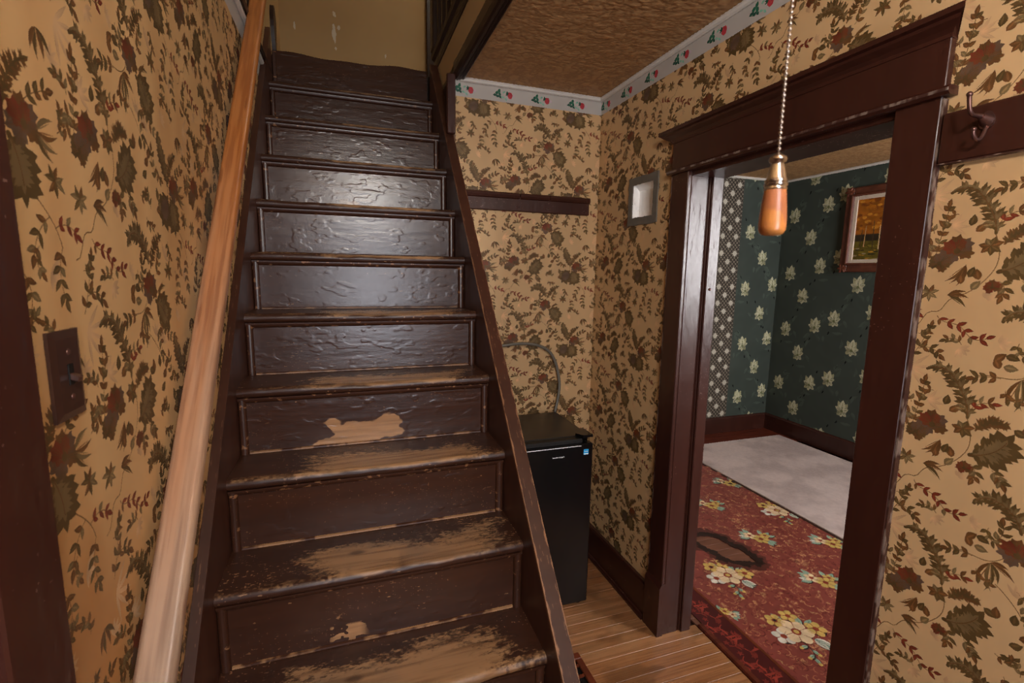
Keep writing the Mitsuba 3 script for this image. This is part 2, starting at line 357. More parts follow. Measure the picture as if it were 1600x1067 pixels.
C_DARK, C_DARK2, C_BARE, C_BARE2 = lin(47, 26, 17), lin(62, 34, 21), lin(158, 120, 84), lin(122, 88, 58)
def grainx(p, k=1.0): return fbm(p.x * 5 * k, p.y * 90 * k, p.z * 90 * k, 3)
def bare(p):
    g = grainx(p); kx = voronoi(p.x * 3.1, p.y * 6.0)
    knot = smoothstep(.10, .03, kx[0]) * smoothstep(.5, .7, kx[2])
    c = mix(C_BARE2, C_BARE, smoothstep(.25, .62, g))
    c = mix(c, lin(120, 98, 78), smoothstep(.5, .75, fbm(p.x * 6, p.y * 14, p.z, 3)) * .6)
    return mix(c, lin(58, 34, 20), knot * .75)
def tread_col(p, n, uv):
    t = (p.y - Y1) / RUN; k = dr.floor(t + .08); u = t - k                       # k=0: lowest tread in view, u=0 at its nosing
    rag = (fbm(p.x * 30, p.y * 70, k * 3.3, 4) - .5) * .7 + (fbm(p.x * 130, p.y * 200, k, 2) - .5) * .5; big = fbm(p.x * 4.5, p.y * 10, k * 5.1 + 3, 2) - .5
    amt = dr.maximum(0, 1 - k * .115)                                             # treads further up are less worn
    dx = dr.minimum(p.x - (SXL + .16 + .05 * cell(k, 1) + .012 * k), (SXR - .055 - .03 * cell(k, 2)) - p.x)
    dback = ((.30 + .52 * amt) - u) * RUN
    d = dr.minimum(dx * .55, dback) + rag * .085 + big * .10
    zt = (3 + k) * RISE; depth = .005 + .007 * amt
    front = smoothstep(.016, .006, zt - p.z + (fbm(p.x * 20, k, 2.0, 3) - .5) * .012)
    front = dr.select(k < .5, mi.Float(1), front)
    w = smoothstep(-.012, .016, d) * smoothstep(-.2, .6, amt + .2) * front
    edge = smoothstep(depth, depth * .4, zt - p.z + rag * .008) * smoothstep(.16, .05, u) * smoothstep(-.10, .12, dx * .5 + rag * .5 + big * .4)
    w = dr.maximum(w, edge * .85 * smoothstep(.42, .52, fbm(p.x * 30, k * 2.7, p.z * 20, 3) + .12))
    grime = smoothstep(.42, .58, fbm(p.x * 60, p.y * 160, 1.3, 3)) * smoothstep(.055, .0, dr.abs(d)) * .8
    paint = mix(C_DARK, C_DARK2, fbm(p.x * 7, p.y * 40, p.z * 3, 3))
    spk = smoothstep(.80, .83, noise(p.x * 150, p.y * 260, p.z * 150)) * smoothstep(.5, .7, fbm(p.x * 8, p.y * 8, k, 2))
    paint = mix(paint, lin(150, 112, 80), spk * .8)
    return mix(mix(paint, bare(p), w), C_DARK, grime)
def cell(k, s): return mikit.cell_rand(k, s, 7)
mat('m_tread', tread_col, .42, .45, bump=lambda p, n, uv: fbm(p.x * 12, p.y * 120, p.z * 120, 3), bscale=.0012)
def riser_col(p, n, uv):
    t = (p.z / RISE); k = dr.floor(t - .02); v = (t - k) * RISE                   # v: height above the tread below
    c = mix(C_DARK, C_DARK2, fbm(p.x * 6, p.z * 50, k * 2.2, 3))
    chips = smoothstep(.80, .815, fbm(p.x * 60, p.z * 120, k * 7.7, 3)) * smoothstep(.35, .6, fbm(p.x * 5, p.z * 11, k * 3.1, 2))
    fine = smoothstep(.88, .91, noise(p.x * 160, p.z * 330, k * 9)) * .6 * smoothstep(.45, .6, fbm(p.x * 6, p.z * 9, k + 5, 2))
    r4 = dr.select((k > 4.5) & (k < 5.5), 1.0, 0.0)                               # the large chip at the foot of one riser
    q = fbm(p.x * 18, p.z * 24, 2.0, 3) - .5; x0 = p.x + 1.30
    big = smoothstep(-.004, .003, .037 - dr.abs(p.z - 1.117 - .02 * x0) + q * .055) * smoothstep(-.006, .004, .118 - dr.abs(x0) + q * .12) * r4
    r7 = dr.select((k > 8.5) & (k < 9.5), 1.0, 0.0)
    small = smoothstep(.60, .63, fbm(p.x * 24, p.z * 60, 4.0, 3)) * smoothstep(.06, .01, v) * smoothstep(.22, .05, dr.abs(p.x + 1.25)) * r7
    r3 = dr.select((k > 2.5) & (k < 3.5), 1.0, 0.0)
    sp3 = smoothstep(.58, .60, fbm(p.x * 40, p.z * 60, 9.0, 2)) * smoothstep(.03, .022, dr.abs(v - .03)) * smoothstep(.06, .03, dr.abs(p.x + 1.36)) * r3
    w = dr.maximum(dr.maximum(big, small * .6), dr.maximum(dr.maximum(chips * .55, fine * .45), sp3))
    return mix(c, mix(C_BARE2, lin(190, 142, 98), grainx(p)), w)
mat('m_riser', riser_col, .27, .6, bump=lambda p, n, uv: fbm(p.x * 9, p.z * 55, p.y * 9, 3) + .5 * smoothstep(.6, .75, fbm(p.x * 25, p.z * 50, 1, 2)), bscale=.0009, eps=2e-3)
def wornedge(p, n, uv):
    c = mix(C_DARK, C_DARK2, fbm(p.x * 10, p.y * 30, p.z * 10, 2))
    w = smoothstep(.65, .73, fbm(p.x * 70, p.y * 14, p.z * 70, 4))
    return mix(c, lin(138, 96, 64), w * .8)
mat('m_bead', wornedge, .35, .5)
mat('m_footbead', lambda p, n, uv: mix(C_DARK2, lin(146, 108, 74), smoothstep(.40, .58, fbm(p.x * 30, p.y * 40, p.z * 9, 3)) * smoothstep(2.0, .8, p.z)), .45, .4)
def string_col(p, n, uv):
    c = mix(lin(52, 27, 18), lin(68, 38, 25), fbm(p.x * 8, p.y * 20, p.z * 8, 3))
    e = dr.minimum(dr.abs(p.x - SXR), dr.abs(p.x - SXO))
    h = p.z - (3 * RISE + (p.y - Y1) * (RISE / RUN))
    low = smoothstep(2.4, .6, p.z)
    w = smoothstep(.005, .001, e + (fbm(p.y * 34, p.z * 34, p.x * 60, 4) - .5) * .014) * smoothstep(.10, .118, h) * (.15 + .85 * low)
    s2 = smoothstep(.70, .74, fbm(p.y * 40, p.z * 40, p.x * 200, 3)) * smoothstep(.11, .12, h) * low * .4
    return mix(c, lin(150, 108, 76), dr.maximum(w, s2) * .85)
mat('m_stringer', string_col, .4, .5)
def trim_col(p, n, uv):
    c = mix(lin(49, 24, 18), lin(62, 31, 23), fbm(p.x * 14, p.y * 14, p.z * 3, 3))
    w = smoothstep(.87, .90, noise(p.x * 200, p.y * 200, p.z * 160)) * smoothstep(.55, .7, fbm(p.x * 5, p.y * 5, p.z * 5, 2))
    return mix(c, lin(120, 92, 82), w * .6)
def trim_bump(p, n, uv): return fbm(p.x * 70, p.y * 70, p.z * 14, 3)
mat('m_trim', trim_col, .33, .5, bump=trim_bump, bscale=.0016)
mat('m_trimedge', lambda p, n, uv: mix(lin(60, 36, 30), lin(130, 114, 104), smoothstep(.46, .66, fbm(p.x * 90, p.y * 60, p.z * 26, 3)) * .8), .5, .4)
mat('m_upperdark', lambda p, n, uv: mix(lin(34, 20, 15), lin(48, 28, 20), fbm(p.x * 10, p.y * 10, p.z * 10, 2)), .4, .5)
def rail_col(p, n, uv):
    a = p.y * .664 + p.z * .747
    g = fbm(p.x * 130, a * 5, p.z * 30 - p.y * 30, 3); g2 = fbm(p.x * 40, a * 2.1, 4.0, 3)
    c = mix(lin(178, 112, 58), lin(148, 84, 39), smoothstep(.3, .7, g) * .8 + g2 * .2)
    worn = smoothstep(2.1, .9, p.z + (g2 - .5) * .7)  # weight by height only: rail turns paler and greyer towards the lower end
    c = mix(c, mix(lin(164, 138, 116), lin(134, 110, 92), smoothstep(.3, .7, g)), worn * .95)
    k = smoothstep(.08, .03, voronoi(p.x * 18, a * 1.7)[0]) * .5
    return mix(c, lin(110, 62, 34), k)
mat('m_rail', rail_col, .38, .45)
mat('m_plaster', lambda p, n, uv: mix(lin(172, 142, 100), lin(158, 128, 88), fbm(p.x * 3, p.y * 3, p.z * 3, 3)), .75, .2)
mat('m_chip', lin(205, 196, 180), .8, .2)
def ceil_pat(p): return dr.abs(fbm(p.x * 30, p.y * 30, 1.0, 3) - .5) * 2 + .5 * dr.abs(fbm(p.x * 55 + 9, p.y * 55, 3.0, 2) - .5)
mat('m_ceiling', lambda p, n, uv: mix(mix(lin(136, 100, 66), lin(180, 142, 100), smoothstep(.0, .55, ceil_pat(p))), lin(160, 122, 82), .35 + .3 * fbm(p.x * 2, p.y * 2, 5, 2)),
    .6, .3, bump=lambda p, n, uv: ceil_pat(p), bscale=.006, eps=2e-3)
mat('m_white', lin(205, 200, 192), .5, .4)
mat('m_niche', lambda p, n, uv: mix(lin(250, 248, 244), lin(216, 212, 206), smoothstep(.5, .75, fbm(p.y * 22, p.z * 22, p.x * 22, 4)) * .7), .25, .5)
mat('m_putty', lambda p, n, uv: mix(lin(112, 106, 96), lin(92, 86, 78), fbm(p.y * 40, p.z * 40, p.x * 40, 3)), .7, .3)
def plank_col(seed, a, b):
    def f(p, n, uv):
        g = fbm(p.x * 4 + seed, p.y * 120, 0.5 + seed, 4); s = fbm(p.x * 3, p.y * 3, 2.0, 4)
        c = mix(a, b, smoothstep(.25, .7, g))
        c = mix(c, lin(170, 128, 88), smoothstep(.5, .7, s) * .35)
        stain = smoothstep(.60, .76, fbm(p.x * 4.5 + 3, p.y * 7.5, 8.0, 4))
        return mix(c, lin(84, 54, 32), stain * .5)
    return f
for i, (a, b) in enumerate((((126, 80, 48), (156, 105, 66)), ((136, 90, 56), (166, 115, 76)), ((116, 72, 42), (146, 96, 58)))):
    mat(f'm_plank{i}', plank_col(i * 7.3, lin(*a), lin(*b)), .38, .5)
mat('m_gap', lin(44, 28, 18), .8, .2)
mat('m_redwood', lambda p, n, uv: mix(lin(70, 30, 20), lin(104, 48, 32), fbm(p.x * 4, p.y * 60, 1, 3)), .3, .5)
mat('m_holewood', lambda p, n, uv: mix(lin(122, 80, 62), lin(92, 60, 46), fbm(p.x * 8, p.y * 50, 2, 3)), .5, .4)
mat('m_carpet', lambda p, n, uv: mix(lin(200, 184, 178), lin(160, 144, 140), fbm(p.x * 60, p.y * 60, p.z * 60, 3) * .5 + smoothstep(.3, .7, fbm(p.x * 5, p.y * 5, 2, 4)) * .5), .95, .1,
    bump=lambda p, n, uv: noise(p.x * 260, p.y * 260, 1), bscale=.002)
mat('m_black', lin(12, 12, 13), .22, .5)
mat('m_blacktop', lambda p, n, uv: mix(lin(18, 16, 14), lin(34, 30, 24), fbm(p.x * 12, p.y * 12, 1, 3)), .34, .5)
mat('m_blackmatte', lin(10, 10, 10), .5, .4)
mat('m_silverprint', lin(200, 200, 200), .4, .5)
mat('m_blue', lin(40, 150, 210), .5, .4)
mat('m_labelwhite', lin(220, 226, 230), .5, .4)
mat('m_chrome', lin(205, 198, 190), .18, .5, 1.0)
mat('m_hookmetal', lin(116, 86, 80), .3, .5, .85)
mat('m_hose', lin(120, 116, 106), .4, .5, .35)
mat('m_pull', lambda p, n, uv: mix(mix(lin(190, 124, 62), lin(150, 88, 42), fbm(p.x * 160, p.y * 160, p.z * 26, 3)), lin(140, 80, 56), smoothstep(.56, .72, fbm(p.x * 60, p.y * 60, p.z * 50, 2)) * .7), .28, .5, clear=.5)
mat('m_bakelite', lin(52, 32, 25), .3, .5)
mat('m_frame', lambda p, n, uv: mix(lin(112, 62, 42), lin(70, 34, 24), fbm(p.x * 30, p.y * 30, p.z * 30, 3)), .4, .5)
mat('m_liner', lin(206, 190, 170), .5, .4)
mat('m_register', lambda p, n, uv: mix(lin(112, 52, 30), lin(84, 38, 22), fbm(p.x * 8, p.y * 30, 3, 3)), .4, .4)
mat('m_plaid', lambda p, n, uv: plaid(p), .6, .3)
def plaid(p):
    P = .168; s, t = (p.x + p.z - .02) / P, (p.x - p.z + .06) / P
    fs, ft = s - dr.floor(s), t - dr.floor(t)
    bs, bt = smoothstep(.41, .38, dr.abs(fs - .5) * 2), smoothstep(.41, .38, dr.abs(ft - .5) * 2)
    def lines(f, k):
        g = f * k; g = dr.abs(g - dr.floor(g) - .5); return smoothstep(.24, .14, g)
    both = bs * bt
    c = mix(lin(128, 118, 104), lin(86, 78, 70), dr.maximum(1 - bs, 1 - bt) * .35)
    c = mix(c, lin(44, 38, 34), lines(fs, 4) * .85 * (1 - both))
    c = mix(c, lin(40, 34, 30), lines(ft, 4) * .8 * (1 - both))
    return mix(c, lin(182, 176, 162), both)
# lights
def emit(rad): return {'type': 'area', 'radiance': {'type': 'rgb', 'value': list(rad)}}

# ------------------------------------------------------------------ room shell: walls
def on_right(u, v): return np.c_[np.zeros(len(u)), -u, v]       # u runs towards the camera (picture left to right)
def on_left(u, v): return np.c_[np.full(len(u), XL), u, v]
def on_back(u, v): return np.c_[u, np.zeros(len(u)), v]
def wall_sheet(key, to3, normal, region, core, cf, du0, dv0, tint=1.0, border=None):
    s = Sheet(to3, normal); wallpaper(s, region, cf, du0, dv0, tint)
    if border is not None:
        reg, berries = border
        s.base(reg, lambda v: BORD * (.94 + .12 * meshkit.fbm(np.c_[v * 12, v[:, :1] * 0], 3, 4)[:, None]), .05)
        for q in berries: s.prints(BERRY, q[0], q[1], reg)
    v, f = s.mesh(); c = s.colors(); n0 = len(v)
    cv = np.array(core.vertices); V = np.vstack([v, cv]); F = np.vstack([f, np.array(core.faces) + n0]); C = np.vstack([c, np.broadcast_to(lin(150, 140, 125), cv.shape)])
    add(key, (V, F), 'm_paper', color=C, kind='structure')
BZ = 2.508                                                     # bottom of the berry border
# right wall with the doorway and the niche
dy0, dy1, dz = YD0 + WC, YD1 - WC, 2.08
ny0, ny1, nz0, nz1 = -.525, -.350, 1.925, 2.085
door_hole = Polygon([(-dy1 - .0225, -1), (-dy1 - .0225, dz), (-dy0 + .0225, dz), (-dy0 + .0225, -1)])
niche_hole = sbox(-ny1, nz0, -ny0, nz1)
rw = sbox(0, 0, -YFRONT, H)
rw_open = rw.difference(door_hole).difference(niche_hole)
reg_r = rw_open.intersection(sbox(-1, -1, 9, BZ))
bor_r = rw_open.intersection(sbox(-1, BZ, 9, H))
core = prism(Polygon([(-x, z) for x, z in rw.difference(door_hole).exterior.coords]), 0, .09, TW)
front = prism(clean(Polygon([(-x, z) for x, z in rw_open.exterior.coords], [[(-x, z) for x, z in r.coords] for r in rw_open.interiors])), 0, .0006, .09)
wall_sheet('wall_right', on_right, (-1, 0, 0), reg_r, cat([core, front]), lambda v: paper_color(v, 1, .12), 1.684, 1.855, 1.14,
           (bor_r, [(.483 + .2045 * k, 2.545) for k in range(-2, 16)]))
# back wall
bw = sbox(SXO, 0, 0, H)
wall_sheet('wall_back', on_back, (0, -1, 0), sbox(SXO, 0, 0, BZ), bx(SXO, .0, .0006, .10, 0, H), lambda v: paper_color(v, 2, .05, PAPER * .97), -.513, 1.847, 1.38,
           (sbox(SXO, BZ, 0, H), [(-.731 + .2035 * k, 2.543) for k in range(4)]))
# left wall: paper up to the first floor, a white border, plaster above
LW = sbox(-1.72, 0, YE, 2.545)
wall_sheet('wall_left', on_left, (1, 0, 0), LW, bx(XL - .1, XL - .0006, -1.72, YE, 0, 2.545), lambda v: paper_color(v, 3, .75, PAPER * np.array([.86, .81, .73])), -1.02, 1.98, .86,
           (sbox(-1.72, 2.545, YE, 2.632), []))
add('wall_left__upper_plaster', bx(XL - .1, XL, -1.72, YE, 2.632, 4.9), 'm_plaster')
DL0, DL1 = -2.72, -1.845                                        # door in the left wall
add('wall_left__near_wall', cat([bx(XL - .1, XL, YFRONT, DL0 - .12, 0, H), bx(XL - .1, XL, DL0 - .12, -1.72, 2.16, H)]), 'm_plaster')
# stair end wall, upper hall
add('wall_stair_end', bx(XL - .1, .6, YE, YE + .1, 2.3, 4.9), 'm_plaster', kind='structure')
s = Sheet(lambda u, v: np.c_[u, np.full(len(u), YE - .0005), v], (0, -1, 0)); rr = random.Random(4)
for cx, cz, w, h in ((-1.355, 3.33, .02, .035), (-1.36, 3.21, .026, .10), (-1.33, 3.25, .018, .03), (-1.352, 3.12, .014, .022), (-1.60, 3.22, .013, .04), (-1.03, 3.12, .012, .03)):
    th = np.linspace(0, 2 * math.pi, 18, endpoint=False); r = np.array([rr.uniform(.6, 1.1) for _ in th])
    p = clean(Polygon(np.c_[cx + np.cos(th) * r * w * .6, cz + np.sin(th) * r * h * .6])); t = tri(p); s.put(t[0], t[1], lin(196, 184, 164), 1)
add('wall_stair_end__bare_plaster_patch', s.mesh(), 'm_flatprint', color=s.colors(), kind='stuff', label='pale patches where the paint has flaked off')
add('wall_stairwell', bx(SXO, SXO + .06, .005, YE, 0, 2.62), 'm_upperdark', kind='structure')
add('wall_upper_right', bx(.5, .6, -2.0, YE, 2.85, 4.9), 'm_plaster', kind='structure')
add('wall_upper_front', bx(XL, .6, -2.1, -2.0, 2.85, 4.9), 'm_plaster', kind='structure')
add('ceiling_upper', bx(XL - .1, .6, -2.1, YE + .1, 4.9, 5.0), 'm_white', kind='structure')
add('floor_landing', bx(SXL - .02, -.815, .56, YE, 2.60, 2.785), 'm_upperdark', kind='structure')
# hall ceiling with the stairwell cut out
WELL_Y = -1.66
cp = Polygon([(XL, YFRONT), (0, YFRONT), (0, 0), (-.775, 0), (-.775, WELL_Y), (XL, WELL_Y)])
add('ceiling', prism(cp, 2, H, 2.84), 'm_ceiling', kind='structure')
add('floor_upper', cat([bx(-.79, .5, WELL_Y, YE, 2.841, 2.88), bx(XL, .5, -2.0, WELL_Y - .02, 2.841, 2.88)]), 'm_upperdark', kind='structure')
# white rope mouldings along the ceiling
def rope(a, b, out, r=.013):
    a, b = np.array(a), np.array(b); L = np.linalg.norm(b - a); n = int(L / .02); ms = []
    P = a + (b - a) * np.linspace(0, 1, n * 2 + 1)[:, None]
    R = np.where(np.arange(n * 2 + 1) % 2 == 0, r, r * .86)
    return tube(P, R, 8)
add('trim_1', rope((SXO + .03, -.006, H - .010), (-.006, -.006, H - .010), 0), 'm_white', smooth=40, kind='structure')
add('trim_2', rope((-.006, -.012, H - .010), (-.006, YFRONT + .02, H - .010), 0), 'm_white', smooth=40, kind='structure')
add('trim_3', rope((XL + .006, WELL_Y + .02, 2.630), (XL + .006, YE - .02, 2.630), 0), 'm_white', smooth=40, kind='structure')
add('trim_4', prism([(XL + .0005, 2.648), (XL + .022, 2.648), (XL + .026, 2.662), (XL + .018, 2.690), (XL + .012, 2.702), (XL + .0005, 2.702)], 1, WELL_Y + .02, YE - .01), 'm_upperdark', kind='structure')
# stairwell edge: moulded fascia
fasc_y0, fasc_y1 = WELL_Y, .50
add('trim_5__ceiling_moulding', prism([(-.762, 2.5955), (-.762, 2.584), (-.768, 2.578), (-.774, 2.584), (-.779, 2.577), (-.787, 2.584), (-.792, 2.577), (-.800, 2.580), (-.806, 2.59), (-.812, 2.612), (-.812, 2.655), (-.800, 2.662), (-.776, 2.662), (-.776, 2.5955)], 1, fasc_y0, .0), 'm_upperdark', kind='structure')
add('trim_5__painted_board', bx(-.806, -.776, fasc_y0, fasc_y1, 2.655, 2.815), 'm_plaster', label='ochre painted board')
add('trim_5__nosing', prism([(-.776, 2.800), (-.812, 2.800), (-.818, 2.815), (-.818, 2.845), (-.832, 2.858), (-.838, 2.872), (-.832, 2.888), (-.776, 2.888)], 1, fasc_y0, fasc_y1), 'm_upperdark')
info('trim_5', kind='structure')
add('trim_6', bx(-.848, -.806, -.022, -.001, 2.325, 2.600, .004), 'm_trim', kind='structure')
add('trim_7', bx(-.75, -.65, YE - .025, YE - .001, 2.80, 4.6, .004), 'm_upperdark', kind='structure')
# front wall behind the camera with door and transom, daylight panes
fd0, fd1 = -1.50, -.62
fw = sbox(XL, 0, 0, H).difference(sbox(fd0, -1, fd1, 2.50))
add('wall_front', prism(clean(fw), 1, YFRONT - .1, YFRONT), 'm_plaster', kind='structure')
add('door_2__frame', cat([bx(fd0 - .1, fd0, YFRONT, YFRONT + .02, 0, 2.5), bx(fd1, fd1 + .1, YFRONT, YFRONT + .02, 0, 2.5), bx(fd0, fd1, YFRONT - .08, YFRONT + .01, 2.04, 2.12)]), 'm_trim', kind='structure')
add('door_2__panel', cat([bx(fd0, fd1, YFRONT - .07, YFRONT - .03, 0, .95), bx(fd0, fd0 + .12, YFRONT - .07, YFRONT - .03, .95, 2.04), bx(fd1 - .12, fd1, YFRONT - .07, YFRONT - .03, .95, 2.04), bx(fd0, fd1, YFRONT - .07, YFRONT - .03, 1.92, 2.04)]), 'm_trim')
def pane(key, x0, x1, z0, z1, y, rad):
    v = np.array([[x0, y, z0], [x1, y, z0], [x1, y, z1], [x0, y, z1]]); m = (v, np.array([[0, 2, 1], [0, 3, 2]]))   # faces +y
    if np.cross(v[2] - v[0], v[1] - v[0])[1] < 0: m = (v, np.array([[0, 1, 2], [0, 2, 3]]))
    add(key, m, 'm_white'); scene[key]['emitter'] = emit(rad)
pane('door_2__frosted_pane', fd0 + .12, fd1 - .12, .95, 1.92, YFRONT - .05, HALL_WINDOW_RAD)
pane('door_2__transom_pane', fd0, fd1, 2.12, 2.50, YFRONT - .05, HALL_WINDOW_RAD)
info('door_2', kind='structure')
# door in the left wall beside the camera (casing in view)
add('door_3__casing', cat([bx(XL - .0, XL + .022, DL1 - .02, DL1 + .087, 0, 2.06, .003), bx(XL, XL + .022, DL0 - .12, DL0, 0, 2.06, .003), bx(XL, XL + .026, DL0 - .14, DL1 + .147, 2.06, 2.20, .003)]), 'm_trim', kind='structure')
add('door_3__panel', cat([bx(XL - .06, XL - .02, DL0, DL1, .0, 2.06)] + [bx(XL - .025, XL - .012, DL0 + .1 + i * .38, DL0 + .39 + i * .38, z0, z1, .01) for i in (0, 1) for z0, z1 in ((.2, .85), (1.0, 1.9))]), 'm_trim')
info('door_3', kind='structure')

# ------------------------------------------------------------------ doorway in the right wall
tc = .0185
def dpart(name, m, b='m_trim', **k): return add('door_1__' + name, m, b, **k)
for a, b_ in ((YD1 - WC, YD1), (YD0, YD0 + WC)):
    dpart('casing', bx(-tc, -.0008, a, b_, .25, 2.08, .003))
    dpart('plinth', prism([(-.001, 0.0), (-.031, 0.0), (-.031, .242), (-tc, .262), (-.001, .262)], 1, a - .004, b_ + .006))
for a in (YD1 - .0005, YD0 - .0035): dpart('chipped_edge', bx(-tc + .001, -.001, a, a + .004, .27, 2.07), 'm_trimedge', label='chipped pale edge of the casing')
dpart('fillet', prism([(-.001, 2.074), (-.030, 2.074), (-.036, 2.080), (-.036, 2.088), (-.030, 2.094), (-.001, 2.094)], 1, YD0 - .02, YD1 + .018))
dpart('fillet_edge', bx(-.0372, -.034, YD0 - .02, YD1 + .018, 2.080, 2.088, .001), 'm_trimedge', label='worn pale edge of the fillet')
dpart('frieze', bx(-.021, -.0008, YD0 - .004, YD1 + .002, 2.094, 2.216, .002))
def crown(y0, y1):
    prof = [(.0, 2.198), (.024, 2.200), (.026, 2.208), (.034, 2.216), (.050, 2.226), (.054, 2.232), (.066, 2.235), (.066, 2.248), (.0, 2.250)]
    V, F = [], []
    n = len(prof)
    for y, s in ((y0, -1), (y1, 1)):
        for d, z in prof: V.append((-max(d, .0008), y + s * max(0, d - .022), z))
    for i in range(n): j = (i + 1) % n; F += [[i, j, n + j], [i, n + j, n + i]]
    for i in range(1, n - 1): F += [[0, i + 1, i], [n, n + i, n + i + 1]]
    m = trimesh.Trimesh(V, F, process=False); trimesh.repair.fix_normals(m); return m
dpart('crown', crown(YD0 - .004, YD1 + .002))
for ya, yb, s in ((YD1 - WC - .0, YD1 - WC + .022, -1), (YD0 + WC - .022, YD0 + WC, 1)):
    # s: the side the jamb face looks to
    dpart('jamb', cat([bx(-.001, .082, ya, yb, 0.0, 2.08, .003), bx(.094, TW + .012, ya, yb, 0.0, 2.08, .003), bx(.080, .096, ya + (.006 if s < 0 else 0), yb - (.0 if s < 0 else .006), 0, 2.08)]))
    yf = ya if s < 0 else yb
    dpart('stop', bx(.098, .150, yf + s * .0005, yf + s * .012, 0.0, 2.064, .003))
dpart('head_jamb', bx(-.001, TW + .012, dy0, dy1, 2.0565, 2.0795, .003))
dpart('strike_screw', trimesh.creation.icosphere(2, .006).apply_translation((.118, dy1 - .012, 1.60)), 'm_hookmetal', smooth=True, label='small metal knob')
for a, b_ in ((YD1 - WC, YD1), (YD0, YD0 + WC)): dpart('room_casing', bx(TW + .0008, TW + .018, a, b_, 0, 2.08, .003))
dpart('room_header', bx(TW + .0008, TW + .02, YD0, YD1, 2.08, 2.21, .003))
info('door_1', kind='structure')
# niche in the right wall
nd = .036
s = []
add('niche__back', bx(nd, nd + .004, ny0 - .003, ny1 + .003, nz0 - .003, nz1 + .003), 'm_niche')
add('niche__lining', cat([bx(.001, nd, ny1 - .002, ny1 + .004, nz0 - .003, nz1 + .003), bx(.001, nd, ny0 - .004, ny0 + .002, nz0 - .003, nz1 + .003), bx(.001, nd, ny0, ny1, nz0 - .004, nz0 + .002), bx(.001, nd, ny0, ny1, nz1 - .002, nz1 + .004),
     prism([(.012, nz1 - .003), (nd, nz1 - .003), (nd, nz1 - .026)], 1, ny0 + .003, ny1 - .003)]), 'm_niche', label='glossy white lining')
rr = random.Random(8)
def ragged(x0, y0, x1, y1, a, n=10):
    p = []
    for (ax, ay), (bx_, by) in (((x0, y0), (x1, y0)), ((x1, y0), (x1, y1)), ((x1, y1), (x0, y1)), ((x0, y1), (x0, y0))):
        for i in range(n): t = i / n; p.append((ax + (bx_ - ax) * t + rr.uniform(-a, a), ay + (by - ay) * t + rr.uniform(-a, a)))
    return Polygon(p)
ring = ragged(-.556, 1.893, -.322, 2.117, .0025).difference(ragged(ny0 + .002, nz0 + .004, ny1 - .004, nz1 - .002, .002))
add('niche__putty_frame', prism(clean(ring), 0, -.007, -.0008), 'm_putty', label='ragged grey putty frame')
add('niche__stud', lathe([(0, 0), (.003, 0), (.003, .002), (0, .002)], (0, 0, 0), 10).apply_transform(trimesh.transformations.rotation_matrix(-math.pi / 2, (0, 1, 0))).apply_translation((nd - .0002, -.497, 1.986)), 'm_blackmatte')
info('niche', 'small wall recess with glossy white lining and grey putty edge beside the doorway', 'wall niche')

# ------------------------------------------------------------------ baseboards
add('baseboard_right', cat([prism([(-.0008, 0), (-.019, 0), (-.019, .172), (-.013, .182), (-.0008, .186)], 1, YD1 + .008, -.022), prism([(-.0195, 0), (-.036, 0), (-.035, .010), (-.028, .018), (-.0195, .020)], 1, YD1 + .014, -.022)]), 'm_trim', kind='structure')
add('baseboard_right_near', prism([(-.0008, 0), (-.019, 0), (-.019, .172), (-.013, .182), (-.0008, .186)], 1, YFRONT, YD0 - .008), 'm_trim', kind='structure')
add('baseboard_back', prism([(-.0008, 0), (-.019, 0), (-.019, .172), (-.013, .182), (-.0008, .186)], 0, SXO + .002, -.0015), 'm_trim', kind='structure')
# ------------------------------------------------------------------ hall floor: planks
rr = random.Random(2)
add('floor', cat([bx(XL, TW + .055, YFRONT, 0.0, -.06, -.012)]), 'm_gap', kind='structure')
y = -.0015
PW = .0585
pk = 0
while y > YFRONT + .02:
    y0 = y - PW
    inside = y > dy0 and y0 < dy1
    x1 = .198 if inside else -.002
    x0 = XL + .002
    cuts = [x0]
    xx = x0 + rr.uniform(.3, 1.2)
    while xx < x1 - .3: cuts.append(xx); xx += rr.uniform(.6, 1.3)
    cuts.append(x1)
    for a, b_ in zip(cuts[:-1], cuts[1:]):
        d = rr.uniform(-.0009, .0)
        add('floor__plank', bx(a + .0008, b_ - .0008, y0 + .0008, y - .0006, -.012, d, .0012), f'm_plank{rr.randrange(3)}')
    y = y0
